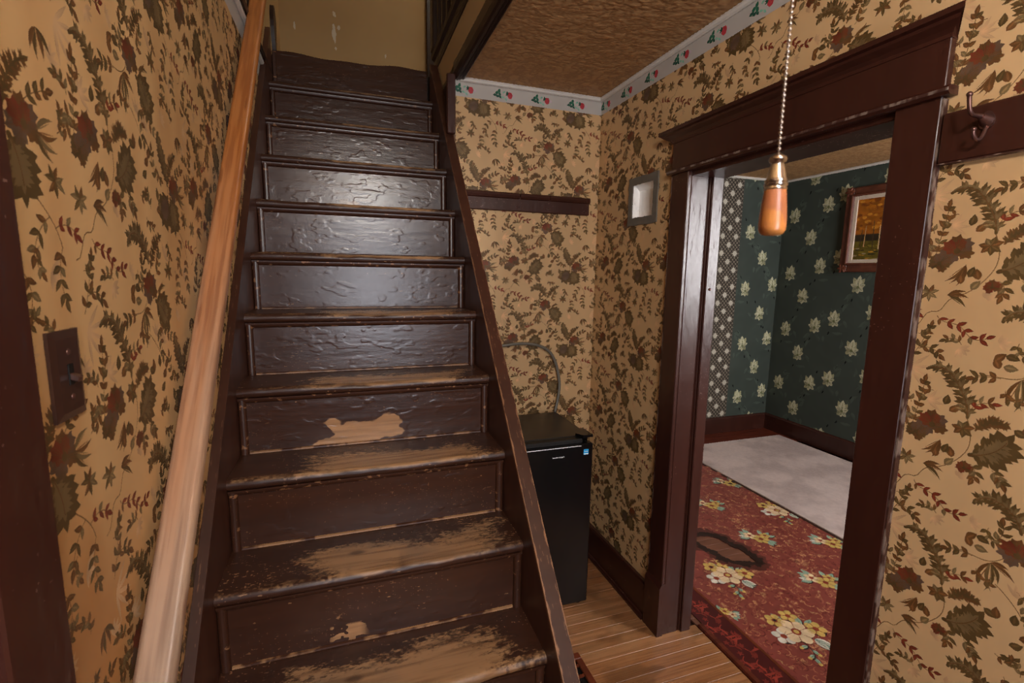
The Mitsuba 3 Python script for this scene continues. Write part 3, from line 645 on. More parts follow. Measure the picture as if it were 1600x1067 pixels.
# ------------------------------------------------------------------ staircase
def tread(k):
    """k=0: the lowest tread in view."""
    y0 = Y1 + k * RUN; zt = (3 + k) * RISE; th = .032; r = random.Random(40 + k)
    n = 56; xs = np.linspace(SXL + .0005, SXR - .0005, n + 1); yb = y0 + RUN + .03
    prof = [(yb, zt - th), (y0 + .016, zt - th)] + [(y0 + .016 - .016 * math.sin(a), zt - .016 - .016 * math.cos(a)) for a in np.linspace(.25, math.pi - .2, 8)] + [(y0 + .03, zt), (y0 + .07, zt), (y0 + .12, zt), (yb, zt)]
    m = len(prof); V = []; wear = max(.0, 1 - k * .08)
    nzv = meshkit.fbm(np.c_[xs * 9, np.full(n + 1, k * 3.3), xs * 0], 4, k)
    cen = np.exp(-((xs + 1.22) / .22) ** 2)
    for i, x in enumerate(xs):
        for j, (py, pz) in enumerate(prof):
            d = 0; dzv = 0
            if 2 <= j <= 10: d = (nzv[i] - .45) * .014 * wear; dzv = -cen[i] * .005 * wear - max(0, nzv[i] - .58) * .03 * wear * (j > 5)
            elif j in (11, 12): dzv = -cen[i] * .004 * wear
            V.append((x, py + d, pz + dzv))
    F = []
    for i in range(n):
        for j in range(m):
            a, b_ = i * m + j, i * m + (j + 1) % m; F += [[a, b_, b_ + m], [a, b_ + m, a + m]]
    for j in range(1, m - 1): F += [[0, j + 1, j], [n * m, n * m + j, n * m + j + 1]]
    t = trimesh.Trimesh(V, F, process=False); trimesh.repair.fix_normals(t); return t
RS = .021                                                    # riser face behind the nosing front
for k in range(-2, 10):
    y0, zt = Y1 + k * RUN, (3 + k) * RISE
    add('staircase__tread', tread(k), 'm_tread', smooth=40)
    zb = zt - RISE + (.0 if k > -2 else .0)
    add('staircase__riser', bx(SXL + .001, SXR - .001, y0 + RS, y0 + RS + .016, zb, zt - .0325), 'm_riser')
    # cove under the nosing, half rounds at both ends, worn bead along the foot
    cv = [(y0 + RS - .0005, zt - .033)] + [(y0 + RS - .0005 - .0135 * math.cos(a), zt - .033 - .017 * math.sin(a)) for a in np.linspace(0, math.pi / 2, 6)]
    add('staircase__cove', prism([(p, q) for p, q in cv], 0, SXL + .002, SXR - .002), 'm_bead')
    for xa, xb in ((SXL + .001, SXL + .024), (SXR - .026, SXR - .001)):
        xm, hw = (xa + xb) / 2, (xb - xa) / 2
        hp = [(xm + hw * math.cos(a), y0 + RS - .0005 - .013 * max(0, math.sin(a)) ** .7) for a in np.linspace(0, math.pi, 9)]
        add('staircase__side_moulding', prism(hp, 2, zb + .0005, zt - .034), 'm_bead')
    add('staircase__foot_bead', prism([(y0 + RS - .0004, zb + .0004), (y0 + RS - .007, zb + .0004), (y0 + RS - .006, zb + .005), (y0 + RS - .0004, zb + .007)], 0, SXL + .026, SXR - .027), 'm_footbead')
# top riser with its uneven upper edge
ys = np.linspace(SXL, SXR, 24)
top = [(x, 2.790 - .012 * math.exp(-((x + 1.30) / .16) ** 2) + .012 * (x - SXL) / .8 + .004 * math.sin(x * 23)) for x in ys]
add('staircase__riser', prism([(SXL, 2.5813)] + top + [(SXR, 2.5813)], 1, Y1 + 10 * RUN - .003, Y1 + 10 * RUN + .02), 'm_riser')
add('staircase__side_moulding', bx(SXL + .001, SXL + .02, Y1 + 10 * RUN - .012, Y1 + 10 * RUN - .0035, 2.582, 2.785, .003), 'm_bead')
yb0, yt0 = Y1 - 3 * RUN + .06, Y1 + 10 * RUN - .03
def stringer(x0, x1, ytop, hgt=.12):
    return prism([(yb0, 0.0), (yb0, nz(yb0) + hgt), (ytop, nz(ytop) + hgt), (ytop, nz(ytop) - .30), (Y1, 0.0)], 0, x0, x1)
add('staircase__stringer', stringer(SXR, SXO - .0012, .42), 'm_stringer')
add('staircase__stringer', stringer(XL + .001, SXL, .50), 'm_stringer')
pl = [(yb0 + .62, 0.0), (-.004, 0.0), (-.004, nz(0) - .32), (Y1 + .02, .012)]
info('staircase', 'steep dark brown painted wooden staircase with worn bare treads', 'staircase')

# ------------------------------------------------------------------ handrail
RH, RW, RT = .627, .058, .034
ra, rb = -2.02, .16
rx = -1.6435
prof = []
for cxp, czp, a0 in ((RW / 2 - .012, -.012, 0), (-RW / 2 + .012, -.012, math.pi / 2), (-RW / 2 + .012, -RT + .012, math.pi), (RW / 2 - .012, -RT + .012, 1.5 * math.pi)):
    for a in np.linspace(a0, a0 + math.pi / 2, 5): prof.append((cxp + .012 * math.cos(a), czp + .012 * math.sin(a)))
V, F = [], []; n = len(prof); NS = 24
sl = RISE / RUN; cs = 1 / math.sqrt(1 + sl * sl); up2 = np.array([-sl * cs, cs])
for i in range(NS + 1):
    yy = ra + (rb - ra) * i / NS
    for px_, pz_ in prof: V.append((rx + px_, yy + up2[0] * pz_, nz(yy) + RH + up2[1] * pz_))
for i in range(NS):
    for j in range(n):
        a, b_ = i * n + j, i * n + (j + 1) % n; F += [[a, b_, b_ + n], [a, b_ + n, a + n]]
for j in range(1, n - 1): F += [[0, j + 1, j], [NS * n, NS * n + j, NS * n + j + 1]]
m = trimesh.Trimesh(V, F, process=False); trimesh.repair.fix_normals(m)
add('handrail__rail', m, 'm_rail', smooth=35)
def bracket(yy):
    z = nz(yy) + RH - .043
    return cat([bx(XL + .0005, XL + .008, yy - .02, yy + .02, z - .13, z - .02, .004), tube(spline([(XL + .006, yy, z - .09), (XL + .035, yy, z - .085), (rx, yy, z - .045), (rx, yy, z - .008)], 12), .007, 8), bx(rx - .018, rx + .018, yy - .03, yy + .03, z - .012, z - .004, .003)])
for yy in (-1.62, -.55, .0): add('handrail__bracket', bracket(yy), 'm_upperdark', smooth=35, label='dark metal wall bracket')
th = np.linspace(0, 2 * math.pi, 24, endpoint=False)
add('wall_bracket', prism(Polygon(np.c_[.775 + .05 * np.cos(th) * (1 + .5 * np.sin(th)), 2.995 + .125 * np.sin(th)]), 0, XL + .0006, XL + .02), 'm_upperdark', label='dark narrow metal bracket high on the left wall near the stair top', cat_='bracket')
info('handrail', 'long varnished light wood handrail fixed to the left wall', 'handrail')

# ------------------------------------------------------------------ balustrade upstairs
bal_y = [.36, .24, .12, 0., -.12, -.24, -.36, -.48, -.60]
for yb_ in bal_y: add('balustrade__baluster', bx(-.822, -.792, yb_ - .015, yb_ + .015, 2.889, 3.72, .003), 'm_upperdark')
add('balustrade__newel', bx(-.84, -.75, .42, .50, 2.889, 3.95, .006), 'm_upperdark')
add('balustrade__top_rail', bx(-.84, -.775, -.70, .42, 3.72, 3.78, .01), 'm_upperdark')
info('balustrade', 'dark square-spindled balustrade on the landing edge above the stairs', 'balustrade')

# ------------------------------------------------------------------ light switch on the left wall
sw = XL + .0006
sy0, sy1, sz0, sz1 = -1.697, -1.625, 1.456, 1.573
ym, zm = (sy0 + sy1) / 2, (sz0 + sz1) / 2
v = []
for xx, ins in ((sw, 0), (sw + .004, .0), (sw + .007, .010)):
    for yy, zz in ((sy0 + ins, sz0 + ins), (sy1 - ins, sz0 + ins), (sy1 - ins, sz1 - ins), (sy0 + ins, sz1 - ins)): v.append((xx, yy, zz))
add('light_switch__plate', trimesh.convex.convex_hull(np.array(v)), 'm_bakelite')
for zz in (zm + .030, zm - .030): add('light_switch__screw', trimesh.creation.icosphere(2, .0042).apply_transform(np.diag([.5, 1, 1, 1])).apply_translation((sw + .007, ym, zz)), 'm_hookmetal', smooth=True)
add('light_switch__collar', bx(sw + .0068, sw + .0085, ym - .006, ym + .006, zm - .014, zm + .014, .0006), 'm_blackmatte')
lev = bx(-.0045, .0045, -.0045, .0045, 0, .013, .0015); lev.apply_transform(trimesh.transformations.rotation_matrix(math.radians(112), (0, 1, 0))); lev.apply_translation((sw + .006, ym, zm - .002))
add('light_switch__toggle', lev, 'm_bakelite')
info('light_switch', 'brown bakelite toggle light switch on the papered left wall', 'light switch')

# ------------------------------------------------------------------ mini fridge
fx0, fx1, fy0, fy1, fz = -.690, -.238, -.488, -.045, .885
add('mini_fridge__cabinet', bx(fx0, fx1, fy0 + .055, fy1, .018, fz - .012, .006), 'm_black')
add('mini_fridge__top', bx(fx0 - .001, fx1 + .001, fy0 + .045, fy1, fz - .014, fz, .005), 'm_blacktop')
add('mini_fridge__door', bx(fx0, fx1, fy0, fy0 + .048, .028, fz - .028, .007), 'm_black')
add('mini_fridge__door_cap', bx(fx0, fx1 - .055, fy0 + .004, fy0 + .046, fz - .027, fz - .004, .005), 'm_blackmatte')
add('mini_fridge__hinge_cover', prism([(fx1 - .075, fy0 + .046), (fx1 - .052, fy0 + .006), (fx1 - .002, fy0 + .006), (fx1 - .002, fy0 + .11), (fx1 - .045, fy0 + .10)], 2, fz + .0003, fz + .012), 'm_black')
add('mini_fridge__trim_line', bx(fx0 + .01, fx1 - .065, fy0 - .001, fy0 + .003, fz - .038, fz - .0345), 'm_silverprint', label='thin silver line under the door top')
for x in (fx0 + .04, fx1 - .03):
    for y_ in (fy0 + .05, fy1 - .05): add('mini_fridge__foot', lathe([(0, 0), (.016, 0), (.016, .012), (.010, .019), (0, .019)], (x, y_, .0003), 14), 'm_blackmatte', smooth=35)
def text_on(txt, h, x, y_, z):
    m = meshkit.text_mesh(txt, h, .0006, bold=True)
    v = np.array(m.vertices); return trimesh.Trimesh(np.c_[x + v[:, 0], y_ - v[:, 2], z + v[:, 1]], m.faces, process=False)
tm = text_on('hamilton beach', .0070, 0, fy0 - .0002, 0)
wd = tm.bounds[1][0]; sc_ = .062 / wd
tm.vertices = tm.vertices * [sc_, 1, sc_] + [-.452, 0, fz - .084]
add('mini_fridge__lettering', tm, 'm_silverprint', label='small silver lettering on the door')
gx, gz = fx1 - .052, fz - .082
add('mini_fridge__sticker', cat([bx(gx, gx + .026, fy0 - .0012, fy0 - .0001, gz, gz + .027)]), 'm_blue', label='small blue and white label')
star = text_on('energy', .006, 0, fy0 - .0013, 0); star.vertices = star.vertices * [.018 / star.bounds[1][0], 1, .8] + [gx + .004, 0, gz + .014]
add('mini_fridge__sticker__print', cat([star, bx(gx + .001, gx + .025, fy0 - .0016, fy0 - .0011, gz + .0015, gz + .0065)]), 'm_labelwhite')
info('mini_fridge', 'small black refrigerator standing in the corner beside the stairs', 'refrigerator')
hp = spline([(-.72, -.030, 1.262), (-.555, -.030, 1.270), (-.39, -.030, 1.274), (-.282, -.030, 1.228), (-.228, -.030, 1.118), (-.214, -.030, 1.03), (-.226, -.030, .929), (-.240, -.030, .86), (-.244, -.028, .80), (-.244, -.026, .70)], 90)
R = .0078 + .0007 * (np.arange(90) % 2)
add('conduit', tube(hp, R, 10), 'm_hose', smooth=40, label='thin grey metal-clad cable arching down the wall behind the fridge', cat_='cable')

# ------------------------------------------------------------------ peg rail on the back wall
px0, px1 = SXO + .004, -.062
add('peg_rail__board', cat([bx(px0, px1, -.020, -.0009, 1.975, 2.052, .003)]), 'm_trim')
for a, b_ in ((px0, -.470), (-.466, -.302), (-.298, px1)):
    add('peg_rail__lip', prism([(-.0205, 2.036), (-.028, 2.040), (-.033, 2.050), (-.031, 2.060), (-.024, 2.066), (-.004, 2.066), (-.004, 2.0525), (-.0205, 2.0525)], 0, a, b_), 'm_trim')
for x in (-.468, -.300, -.092): add('peg_rail__peg_stub', trimesh.creation.icosphere(2, .005).apply_transform(np.diag([1, .5, 1, 1])).apply_translation((x, -.0205, 1.996)), 'm_trimedge', smooth=True)
info('peg_rail', 'dark brown wooden rail with broken-off pegs on the back wall above the fridge', 'peg rail')
# coat rail with hook on the right wall
add('coat_rail__board', bx(-.020, -.0009, YFRONT + .05, YD0 - .0065, 1.923, 2.034, .003), 'm_trim')
add('coat_rail__chipped_edge', bx(-.0195, -.001, YFRONT + .05, YD0 - .0065, 1.9205, 1.9228), 'm_trimedge', label='flaking pale lower edge')
hx = -.0205
th = np.linspace(0, 2 * math.pi, 20, endpoint=False)
pp = Polygon(np.c_[-1.742 + .0135 * np.cos(th), 1.993 + .019 * np.sin(th) * (1 + .2 * np.sin(th))])
add('coat_rail__hook', cat([prism(pp, 0, hx - .004, hx),
    tube(spline([(hx - .003, -1.742, 1.995), (hx - .014, -1.741, 2.001), (hx - .036, -1.739, 2.003), (hx - .052, -1.739, 2.005), (hx - .060, -1.738, 2.022), (hx - .064, -1.738, 2.040)], 22), np.r_[np.linspace(.008, .0048, 8), np.full(14, .0042)], 10),
    trimesh.creation.icosphere(2, .0058).apply_translation((hx - .064, -1.738, 2.042)),
    tube(spline([(hx - .002, -1.742, 1.996), (hx - .010, -1.742, 1.998), (hx - .022, -1.741, 2.002)], 10), np.linspace(.014, .007, 10), 10),
    tube(spline([(hx - .003, -1.743, 1.984), (hx - .012, -1.743, 1.965), (hx - .024, -1.742, 1.954), (hx - .034, -1.741, 1.958), (hx - .040, -1.741, 1.972)], 18), .0040, 10),
    trimesh.creation.icosphere(2, .0052).apply_translation((hx - .0405, -1.741, 1.974))]), 'm_hookmetal', smooth=40, label='old painted metal double hook')
info('coat_rail', 'dark brown coat rail with one hook on the wall right of the doorway', 'coat rail')

# ------------------------------------------------------------------ lamp out of frame and its pull chain
lx, ly, lz = LAMP_POS
add('ceiling_lamp__canopy', lathe([(0, 2.565), (.06, 2.565), (.055, 2.585), (.03, 2.5955), (0, 2.5955)], (lx, ly, 0)), 'm_chrome', smooth=35)
add('ceiling_lamp__neck', lathe([(0, lz + .07), (.03, lz + .07), (.03, 2.566), (0, 2.566)], (lx, ly, 0)), 'm_chrome', smooth=35)
sph = trimesh.creation.icosphere(3, LAMP_R); sph.apply_translation(LAMP_POS)
k = add('ceiling_lamp__globe', sph, 'm_white', smooth=True); scene[k]['emitter'] = emit(LAMP_RAD)
info('ceiling_lamp', 'round white globe ceiling lamp above the camera', 'lamp')
ul = trimesh.creation.icosphere(2, .09).apply_translation((-.25, .1, 4.55))  # added globe, out of view, brightens the stair end wall
k = add('added_upper_light__globe', ul, 'm_white', smooth=True); scene[k]['emitter'] = emit(UPPER_FILL_RAD)
add('added_upper_light__stem', lathe([(0, 4.63), (.012, 4.63), (.012, 4.899), (0, 4.899)], (-.25, .1, 0), 12), 'm_chrome')
info('added_upper_light', 'added unseen globe light brightening the stair end wall', 'lamp')
cx, cy, cz = -.9791, -2.1046, 1.6921
ms = []
z = cz + .0685
i = 0
while z < 2.555:
    b_ = trimesh.creation.icosphere(1, .00165); b_.apply_translation((cx, cy, z)); ms.append(b_); z += .0043
ms.append(tube([(cx, cy, cz + .066), (cx, cy, 2.555)], .00045, 6))
add('pull_chain__ceiling_switch', lathe([(0, 2.552), (.012, 2.552), (.03, 2.560), (.034, 2.575), (.04, 2.5955), (0, 2.5955)], (cx, cy, 0), 24), 'm_white', smooth=35)
add('pull_chain__bead_chain', cat(ms), 'm_chrome', smooth=True, kind='stuff', label='fine silver bead chain')
add('pull_chain__ferrule', lathe([(0, .0385), (.0088, .0385), (.0092, .0395), (.0086, .0412), (.0094, .0422), (.0096, .0434), (.0084, .0446), (.0092, .0456), (.0090, .0470), (.0078, .0482), (.0058, .058), (.0046, .0606), (.0066, .0622), (.0072, .0640), (.0064, .0660), (.0036, .0676), (.0018, .0690), (0, .0690)], (cx, cy, cz), 28), 'm_chrome', smooth=35, label='turned nickel ferrule')
add('pull_chain__wooden_handle', lathe([(0, 0), (.0060, .0002), (.0090, .0016), (.0106, .0044), (.0110, .008), (.0108, .014), (.0101, .024), (.0091, .034), (.0086, .0384), (0, .0386)], (cx, cy, cz), 32), 'm_pull', smooth=40, label='turned varnished wooden handle')
info('pull_chain', 'light pull of silver bead chain with a turned wooden handle hanging before the doorway', 'pull chain')

# ------------------------------------------------------------------ floor register beside the stair foot
gx0, gx1, gy0, gy1 = -.745, -.420, -1.14, -.752
add('floor_register__frame', cat([bx(gx0, gx1, gy1 - .034, gy1, .0003, .011, .003), bx(gx0, gx1, gy0, gy0 + .034, .0003, .011, .003), bx(gx0, gx0 + .034, gy0 + .034, gy1 - .034, .0003, .011, .003), bx(gx1 - .030, gx1, gy0 + .034, gy1 - .034, .0003, .011, .003)]), 'm_register')
add('floor_register__well', bx(gx0 + .03, gx1 - .028, gy0 + .03, gy1 - .03, .0002, .0012), 'm_blackmatte')
yy = gy0 + .06
while yy < gy1 - .05: add('floor_register__slat', bx(gx0 + .034, gx1 - .030, yy, yy + .010, .0015, .0095), 'm_register'); yy += .052
info('floor_register', 'reddish brown slotted floor register beside the foot of the stairs', 'floor register')

# ------------------------------------------------------------------ the room beyond the doorway
add('wall_parlor_back__plaid_paper', bx(TW - .05, 2.471, YR, YR + .1, 0, H2), 'm_plaid', label='grey plaid wallpaper', kind='structure')
GREEN = np.array(lin(60, 68, 62))
def green_color(v, seed):
    n = meshkit.fbm(np.c_[v * 4, np.full(len(v), seed)], 4, 2)[:, None]; n2 = meshkit.noise(np.c_[v * 30, np.full(len(v), 2.0)], 5)[:, None]
    return GREEN * (.78 + .3 * n + .14 * n2)
def bloom(seed):
    m = Motif(seed); r = m.r; c1, c2, c3, c4 = lin(176, 174, 146), lin(150, 148, 116), lin(96, 100, 62), lin(68, 78, 70)
    for k in range(7):
        a = r.uniform(0, 6.3); q = (r.uniform(-.10, .10), r.uniform(-.11, .09)); m.p(lens(q, a, r.uniform(.05, .09), .026, r.uniform(-.2, .2)), c4, 1)
    for q, a in (((.03, -.10), -1.2), ((-.05, .09), 2.0)): m.p(lens(q, a, .03, .012), lin(14, 18, 18), 1)
    def petal(p, a, L, W, col, ly):
        th = np.linspace(0, 1, 11); h = W * .5 * np.sin(math.pi * th ** .75) * (1 + .16 * np.sin(th * 17)); x = th * L
        q = np.vstack([np.c_[x, h], np.c_[x, -h][::-1][1:-1]]); c, d = math.cos(a), math.sin(a)
        m.p(clean(Polygon(q @ np.array([[c, d], [-d, c]]) + np.array(p))), col, ly)
        m.p(clean(LineString([p, np.array(p) + [c * L * .7, d * L * .7]]).buffer(.0016, quad_segs=1)), c3, ly + 1)
    for a, L, W, col, ly in ((2.05, .080, .046, c2, 3), (1.05, .084, .046, c2, 3), (1.57, .090, .050, c1, 5), (2.75, .058, .036, c1, 4), (.40, .062, .038, c1, 4)): petal((0, -.018), a + r.uniform(-.12, .12), L, W, col, ly)
    for a, L, W, col in ((-2.4, .054, .040, c1), (-.7, .056, .042, c2), (-1.55, .050, .040, c1)): petal((0, -.014), a + r.uniform(-.2, .2), L, W, col, 7)
    for k in range(9):
        a = r.uniform(0, 6.3); q0 = np.array((math.cos(a), math.sin(a))) * r.uniform(.012, .03) - [0, .012]; m.p(clean(LineString([q0, q0 + np.array((math.cos(a), math.sin(a))) * r.uniform(.015, .035)]).buffer(.0013, quad_segs=1)), r.choice((c3, c4, c4)), 10)
    m.p(clean(Point((0, -.016)).buffer(.010)), c3, 9)
    return m.items
BLOOMS = [bloom(31), bloom(47), bloom(63)]
BLOOMS = [[(q, tri(q), c, l) for q, c, l in ((affinity.scale(p, 1.22, 1.22, origin=(0, 0)), c, l) for p, _, c, l in B)] for B in BLOOMS]
def green_wall(key, to3, normal, region, cols, core, label=None):
    s = Sheet(to3, normal); s.base(region, lambda v: green_color(v, 1), .06); shapely.prepare(region)
    for ci, (u, z0) in enumerate(cols):
        for j in range(-6, 7): s.prints(BLOOMS[(ci + j) % 3], u + .008 * ((ci * 3 + j * 5) % 4 - 1.5), z0 + .577 * j, region)
    v, f = s.mesh(); c = s.colors(); cv = np.array(core.vertices)
    add(key, (np.vstack([v, cv]), np.vstack([f, np.array(core.faces) + len(v)])), 'm_flatprint', color=np.vstack([c, np.broadcast_to(lin(60, 66, 60), cv.shape)]), kind='structure', label=label)
green_wall('wall_parlor_back__floral_paper', lambda u, v: np.c_[u, np.full(len(u), YR), v], (0, -1, 0), sbox(2.472, 0, XR, H2), [(2.60, 1.528), (2.795, 1.27), (2.945, 1.575)], bx(2.472, XR + .1, YR + .001, YR + .1, 0, H2), 'dark green wallpaper with cream flowers')
info('wall_parlor_back', kind='structure')
cols = [(1.36, 1.120), (1.175, 1.468), (1.02, 1.190), (.838, 1.272), (.648, 1.020), (.47, 1.36)]
cols += [(.47 - .18 * i, 1.36 + .21 * (i % 3)) for i in range(1, 18)]
green_wall('wall_parlor_right', lambda u, v: np.c_[np.full(len(u), XR), u, v], (-1, 0, 0), sbox(PFRONT, 0, YR, H2), cols, bx(XR + .001, XR + .1, PFRONT, YR + .1, 0, H2))
add('wall_parlor_left', bx(TW - .05, TW, .0008, YR, 0, H2), 'm_plaster', kind='structure')
wx0, wx1, wz0, wz1 = 1.15, 2.45, 1.35, 2.45
add('wall_parlor_front', prism(clean(sbox(TW, 0, XR, H2).difference(sbox(wx0, wz0, wx1, wz1))), 1, PFRONT - .1, PFRONT), 'm_plaster', kind='structure')
add('window_1__frame', cat([bx(wx0, wx0 + .06, PFRONT - .08, PFRONT + .01, wz0, wz1), bx(wx1 - .06, wx1, PFRONT - .08, PFRONT + .01, wz0, wz1), bx(wx0, wx1, PFRONT - .08, PFRONT + .01, wz0, wz0 + .06), bx(wx0, wx1, PFRONT - .08, PFRONT + .01, wz1 - .06, wz1), bx(wx0, wx1, PFRONT - .07, PFRONT - .02, 1.88, 1.92)]), 'm_trim', kind='structure')
pane('window_1__pane', wx0 + .06, wx1 - .06, wz0 + .06, wz1 - .06, PFRONT - .075, PARLOR_WINDOW_RAD)
info('window_1', kind='structure')
add('ceiling_parlor', bx(TW, XR, PFRONT, YR, H2, H2 + .1), 'm_ceiling', kind='structure')
add('trim_8', cat([rope((TW + .01, YR - .008, H2 - .012), (XR - .01, YR - .008, H2 - .012), 0, .014), rope((XR - .008, YR - .01, H2 - .012), (XR - .008, PFRONT, H2 - .012), 0, .014)]), 'm_white', smooth=40, kind='structure')
bb = [(0, 0), (.020, 0), (.020, .152), (.014, .164), (0, .170)]
add('baseboard_parlor_back', prism([(YR - .0006 - a, b_) for a, b_ in bb], 0, TW + .02, XR - .022), 'm_trim', kind='structure')
add('baseboard_parlor_right', prism([(XR - .0006 - a, b_) for a, b_ in bb], 1, PFRONT, YR - .0006), 'm_trim', kind='structure')
add('floor_parlor', bx(TW + .057, XR, PFRONT, YR, -.06, -.0125), 'm_gap', kind='structure')
xw = TW + .0575
for i in range(70):
    y1_ = YR - .002 - i * .062
    if y1_ - .062 < PFRONT: break
    if y1_ > 1.1 or -.75 < y1_ < .15:
        add('floor_parlor__plank', bx(xw, XR - .001, y1_ - .0614, y1_, -.0122, -.0008, .001), 'm_redwood' if y1_ > 1.1 else 'm_holewood')
add('threshold', prism([(.2005, -.012), (.2005, .004), (.206, .010), (.226, .010), (.230, .0045), (.230, -.0005), (.204, -.0005)], 1, dy0 + .02, dy1 - .004), 'm_redwood', label='dark red-brown wooden threshold strip across the doorway', cat_='threshold strip')
# linoleum: border, seam, field with bouquets and a worn hole
LZ = .0035
F1, F2 = .372, 1.612
LYB, LYF = -2.45, 1.22
hole = Polygon([(.70, -.10), (.735, -.115), (.79, -.125), (.835, -.150), (.868, -.20), (.872, -.27), (.900, -.34), (.905, -.43), (.888, -.475), (.845, -.455), (.80, -.44), (.755, -.41), (.728, -.36), (.735, -.29), (.705, -.25), (.690, -.18)])
hole = clean(affinity.scale(hole, .92, .92).buffer(.006).buffer(-.006))
rough = random.Random(3)
def jag(p, a, n):
    q = [p.exterior.interpolate(i / n, normalized=True) for i in range(n)]
    return clean(Polygon([(t.x + rough.uniform(-a, a), t.y + rough.uniform(-a, a)) for t in q]))
ring_o = jag(hole.buffer(.075), .022, 110); ring_m = jag(hole.buffer(.045), .016, 110); hole = jag(hole, .007, 90)
LR = np.array(lin(126, 62, 55))
def lino_color(v):
    p = np.c_[v * 5, np.zeros(len(v))]; n = meshkit.fbm(p, 4, 6)[:, None]; n2 = meshkit.fbm(np.c_[v * 40, np.zeros(len(v))], 2, 9)[:, None]
    c = LR * (.80 + .25 * n + .18 * n2)
    return c
def ripple(u, v):                                  # the sheet lies in ripples towards the far wall
    ph = 50 * v + 3 * meshkit.noise(np.c_[u * 3, v * 2, v * 0], 3); return (.0022 + .0022 * np.sin(ph)) * np.clip((v - .28) / .3, 0, 1)
s = Sheet(lambda u, v: np.c_[u, v, LZ + ripple(u, v)], (0, 0, 1))
field = sbox(F1 + .008, LYB, F2, LYF).difference(hole); shapely.prepare(field)
s.base(field, lino_color, .0125)
curl = Motif(12)
def arc(c, r, a0, a1, w, col, layer=1):
    t = np.linspace(a0, a1, 8); curl.p(clean(LineString(np.c_[c[0] + r * np.cos(t), c[1] + r * np.sin(t)]).buffer(w, quad_segs=1)), col, layer)
tan1, tan2, drk = lin(166, 108, 80), lin(186, 138, 100), lin(92, 38, 36)
for i in range(330):
    c = (curl.r.uniform(0, .5), curl.r.uniform(0, .5)); r_ = curl.r.uniform(.006, .022); a = curl.r.uniform(0, 6.3)
    arc(c, r_, a, a + curl.r.uniform(2.0, 4.2), curl.r.uniform(.0010, .0020), curl.r.choice((tan1, drk, tan1, tan2, drk)))
for i in range(40):
    c = np.array((curl.r.uniform(.03, .47), curl.r.uniform(.03, .47)))
    for k in range(5): a = k * 1.2566 + i; curl.p(lens(c, a, .013, .007), tan2 if k % 2 else tan1, 1)
for i in range(int((F2 - F1) / .5) + 1):
    for j in range(int((LYF - LYB) / .5) + 1): s.prints(curl.items, F1 + i * .5, LYB + j * .5, field)
def bouquet(seed, big):
    m = Motif(seed); cream, yel, aq, wh, rst, dk = lin(216, 190, 152), lin(196, 164, 92), lin(142, 164, 144), lin(206, 200, 184), lin(130, 60, 44), lin(42, 36, 34)
    def fl(c, r, n, col, ctr, a0=0.2, ly=4):
        c = np.array(c)
        m.p(clean(Point(c + [.006, -.008]).buffer(r * .8, quad_segs=3)), dk, 2)
        for k in range(n):
            a = a0 + k * 2 * math.pi / n; q = c + np.array([math.cos(a), math.sin(a)]) * r * .55
            e = affinity.rotate(affinity.scale(Point(0, 0).buffer(1, quad_segs=4), r * .50, r * .40), math.degrees(a)); m.p(affinity.translate(e, *q), col, ly)
        for k in range(n):
            a = a0 + (k + .5) * 2 * math.pi / n; m.p(clean(LineString([c + np.array([math.cos(a), math.sin(a)]) * r * .3, c + np.array([math.cos(a), math.sin(a)]) * r * .85]).buffer(.0014, quad_segs=1)), rst, ly + 1)
        m.p(clean(Point(c).buffer(r * .30, quad_segs=3)), rst, ly + 1); m.p(clean(Point(c).buffer(r * .17, quad_segs=3)), ctr, ly + 2)
    def lf(c, a, L, col):
        m.p(lens((c[0] + .004, c[1] - .005), a, L, L * .5), dk, 2); m.p(lens(c, a, L, L * .48), col, 3); m.p(clean(LineString([c, (c[0] + L * .8 * math.cos(a), c[1] + L * .8 * math.sin(a))]).buffer(.0012, quad_segs=1)), lin(70, 104, 92), 4)
    for c, a in (((.03, .06), 1.9), ((.05, .06), 1.1), ((.06, .05), .5), ((-.05, .05), 2.4), ((-.06, .04), 3.0)): lf(c, a, .065, aq)
    if big:
        fl((0, 0), .075, 6, cream, yel); fl((-.085, .045), .045, 5, yel, dk); fl((.09, .055), .048, 5, yel, rst); fl((-.02, .105), .042, 5, yel, rst); fl((-.06, -.055), .05, 5, wh, rst, .6, 3)
        for a in (-.2, -.5, -.8): lf((.07, -.02), a, .075, wh if a != -.5 else aq)
        P = [(.02, -.06), (.05, -.11), (.045, -.16)]; m.p(clean(LineString(P).buffer(.002)), dk, 3)
        for q, a in (((.03, -.08), -2.4), ((.045, -.10), -.7), ((.048, -.13), -2.2), ((.047, -.15), -1.1)): lf(q, a, .04, aq); m.p(clean(Point(q[0] + .035 * math.cos(a), q[1] + .035 * math.sin(a)).buffer(.009)), yel, 4)
    else:
        fl((.02, 0), .052, 6, yel, rst); fl((-.05, .02), .042, 5, cream, rst); fl((.05, .06), .034, 5, yel, rst)
        for a in (2.6, 3.1, 3.6): lf((-.05, -.01), a, .075, aq if a != 3.1 else wh)
        for a in (.1, -.4, -.9): lf((.05, -.01), a, .07, aq)
    return m.items
B1, B2 = bouquet(21, True), bouquet(22, False)
def rot(items, deg, k=1.0): 
    o = []
    for p, t, col, ly in items:
        q = affinity.scale(affinity.rotate(p, deg, origin=(0, 0)), k, k, origin=(0, 0)); o.append((q, tri(q), col, ly))
    return o
B1r, B2r = rot(B1, -40, 1.0), rot(B2, -40, .92)
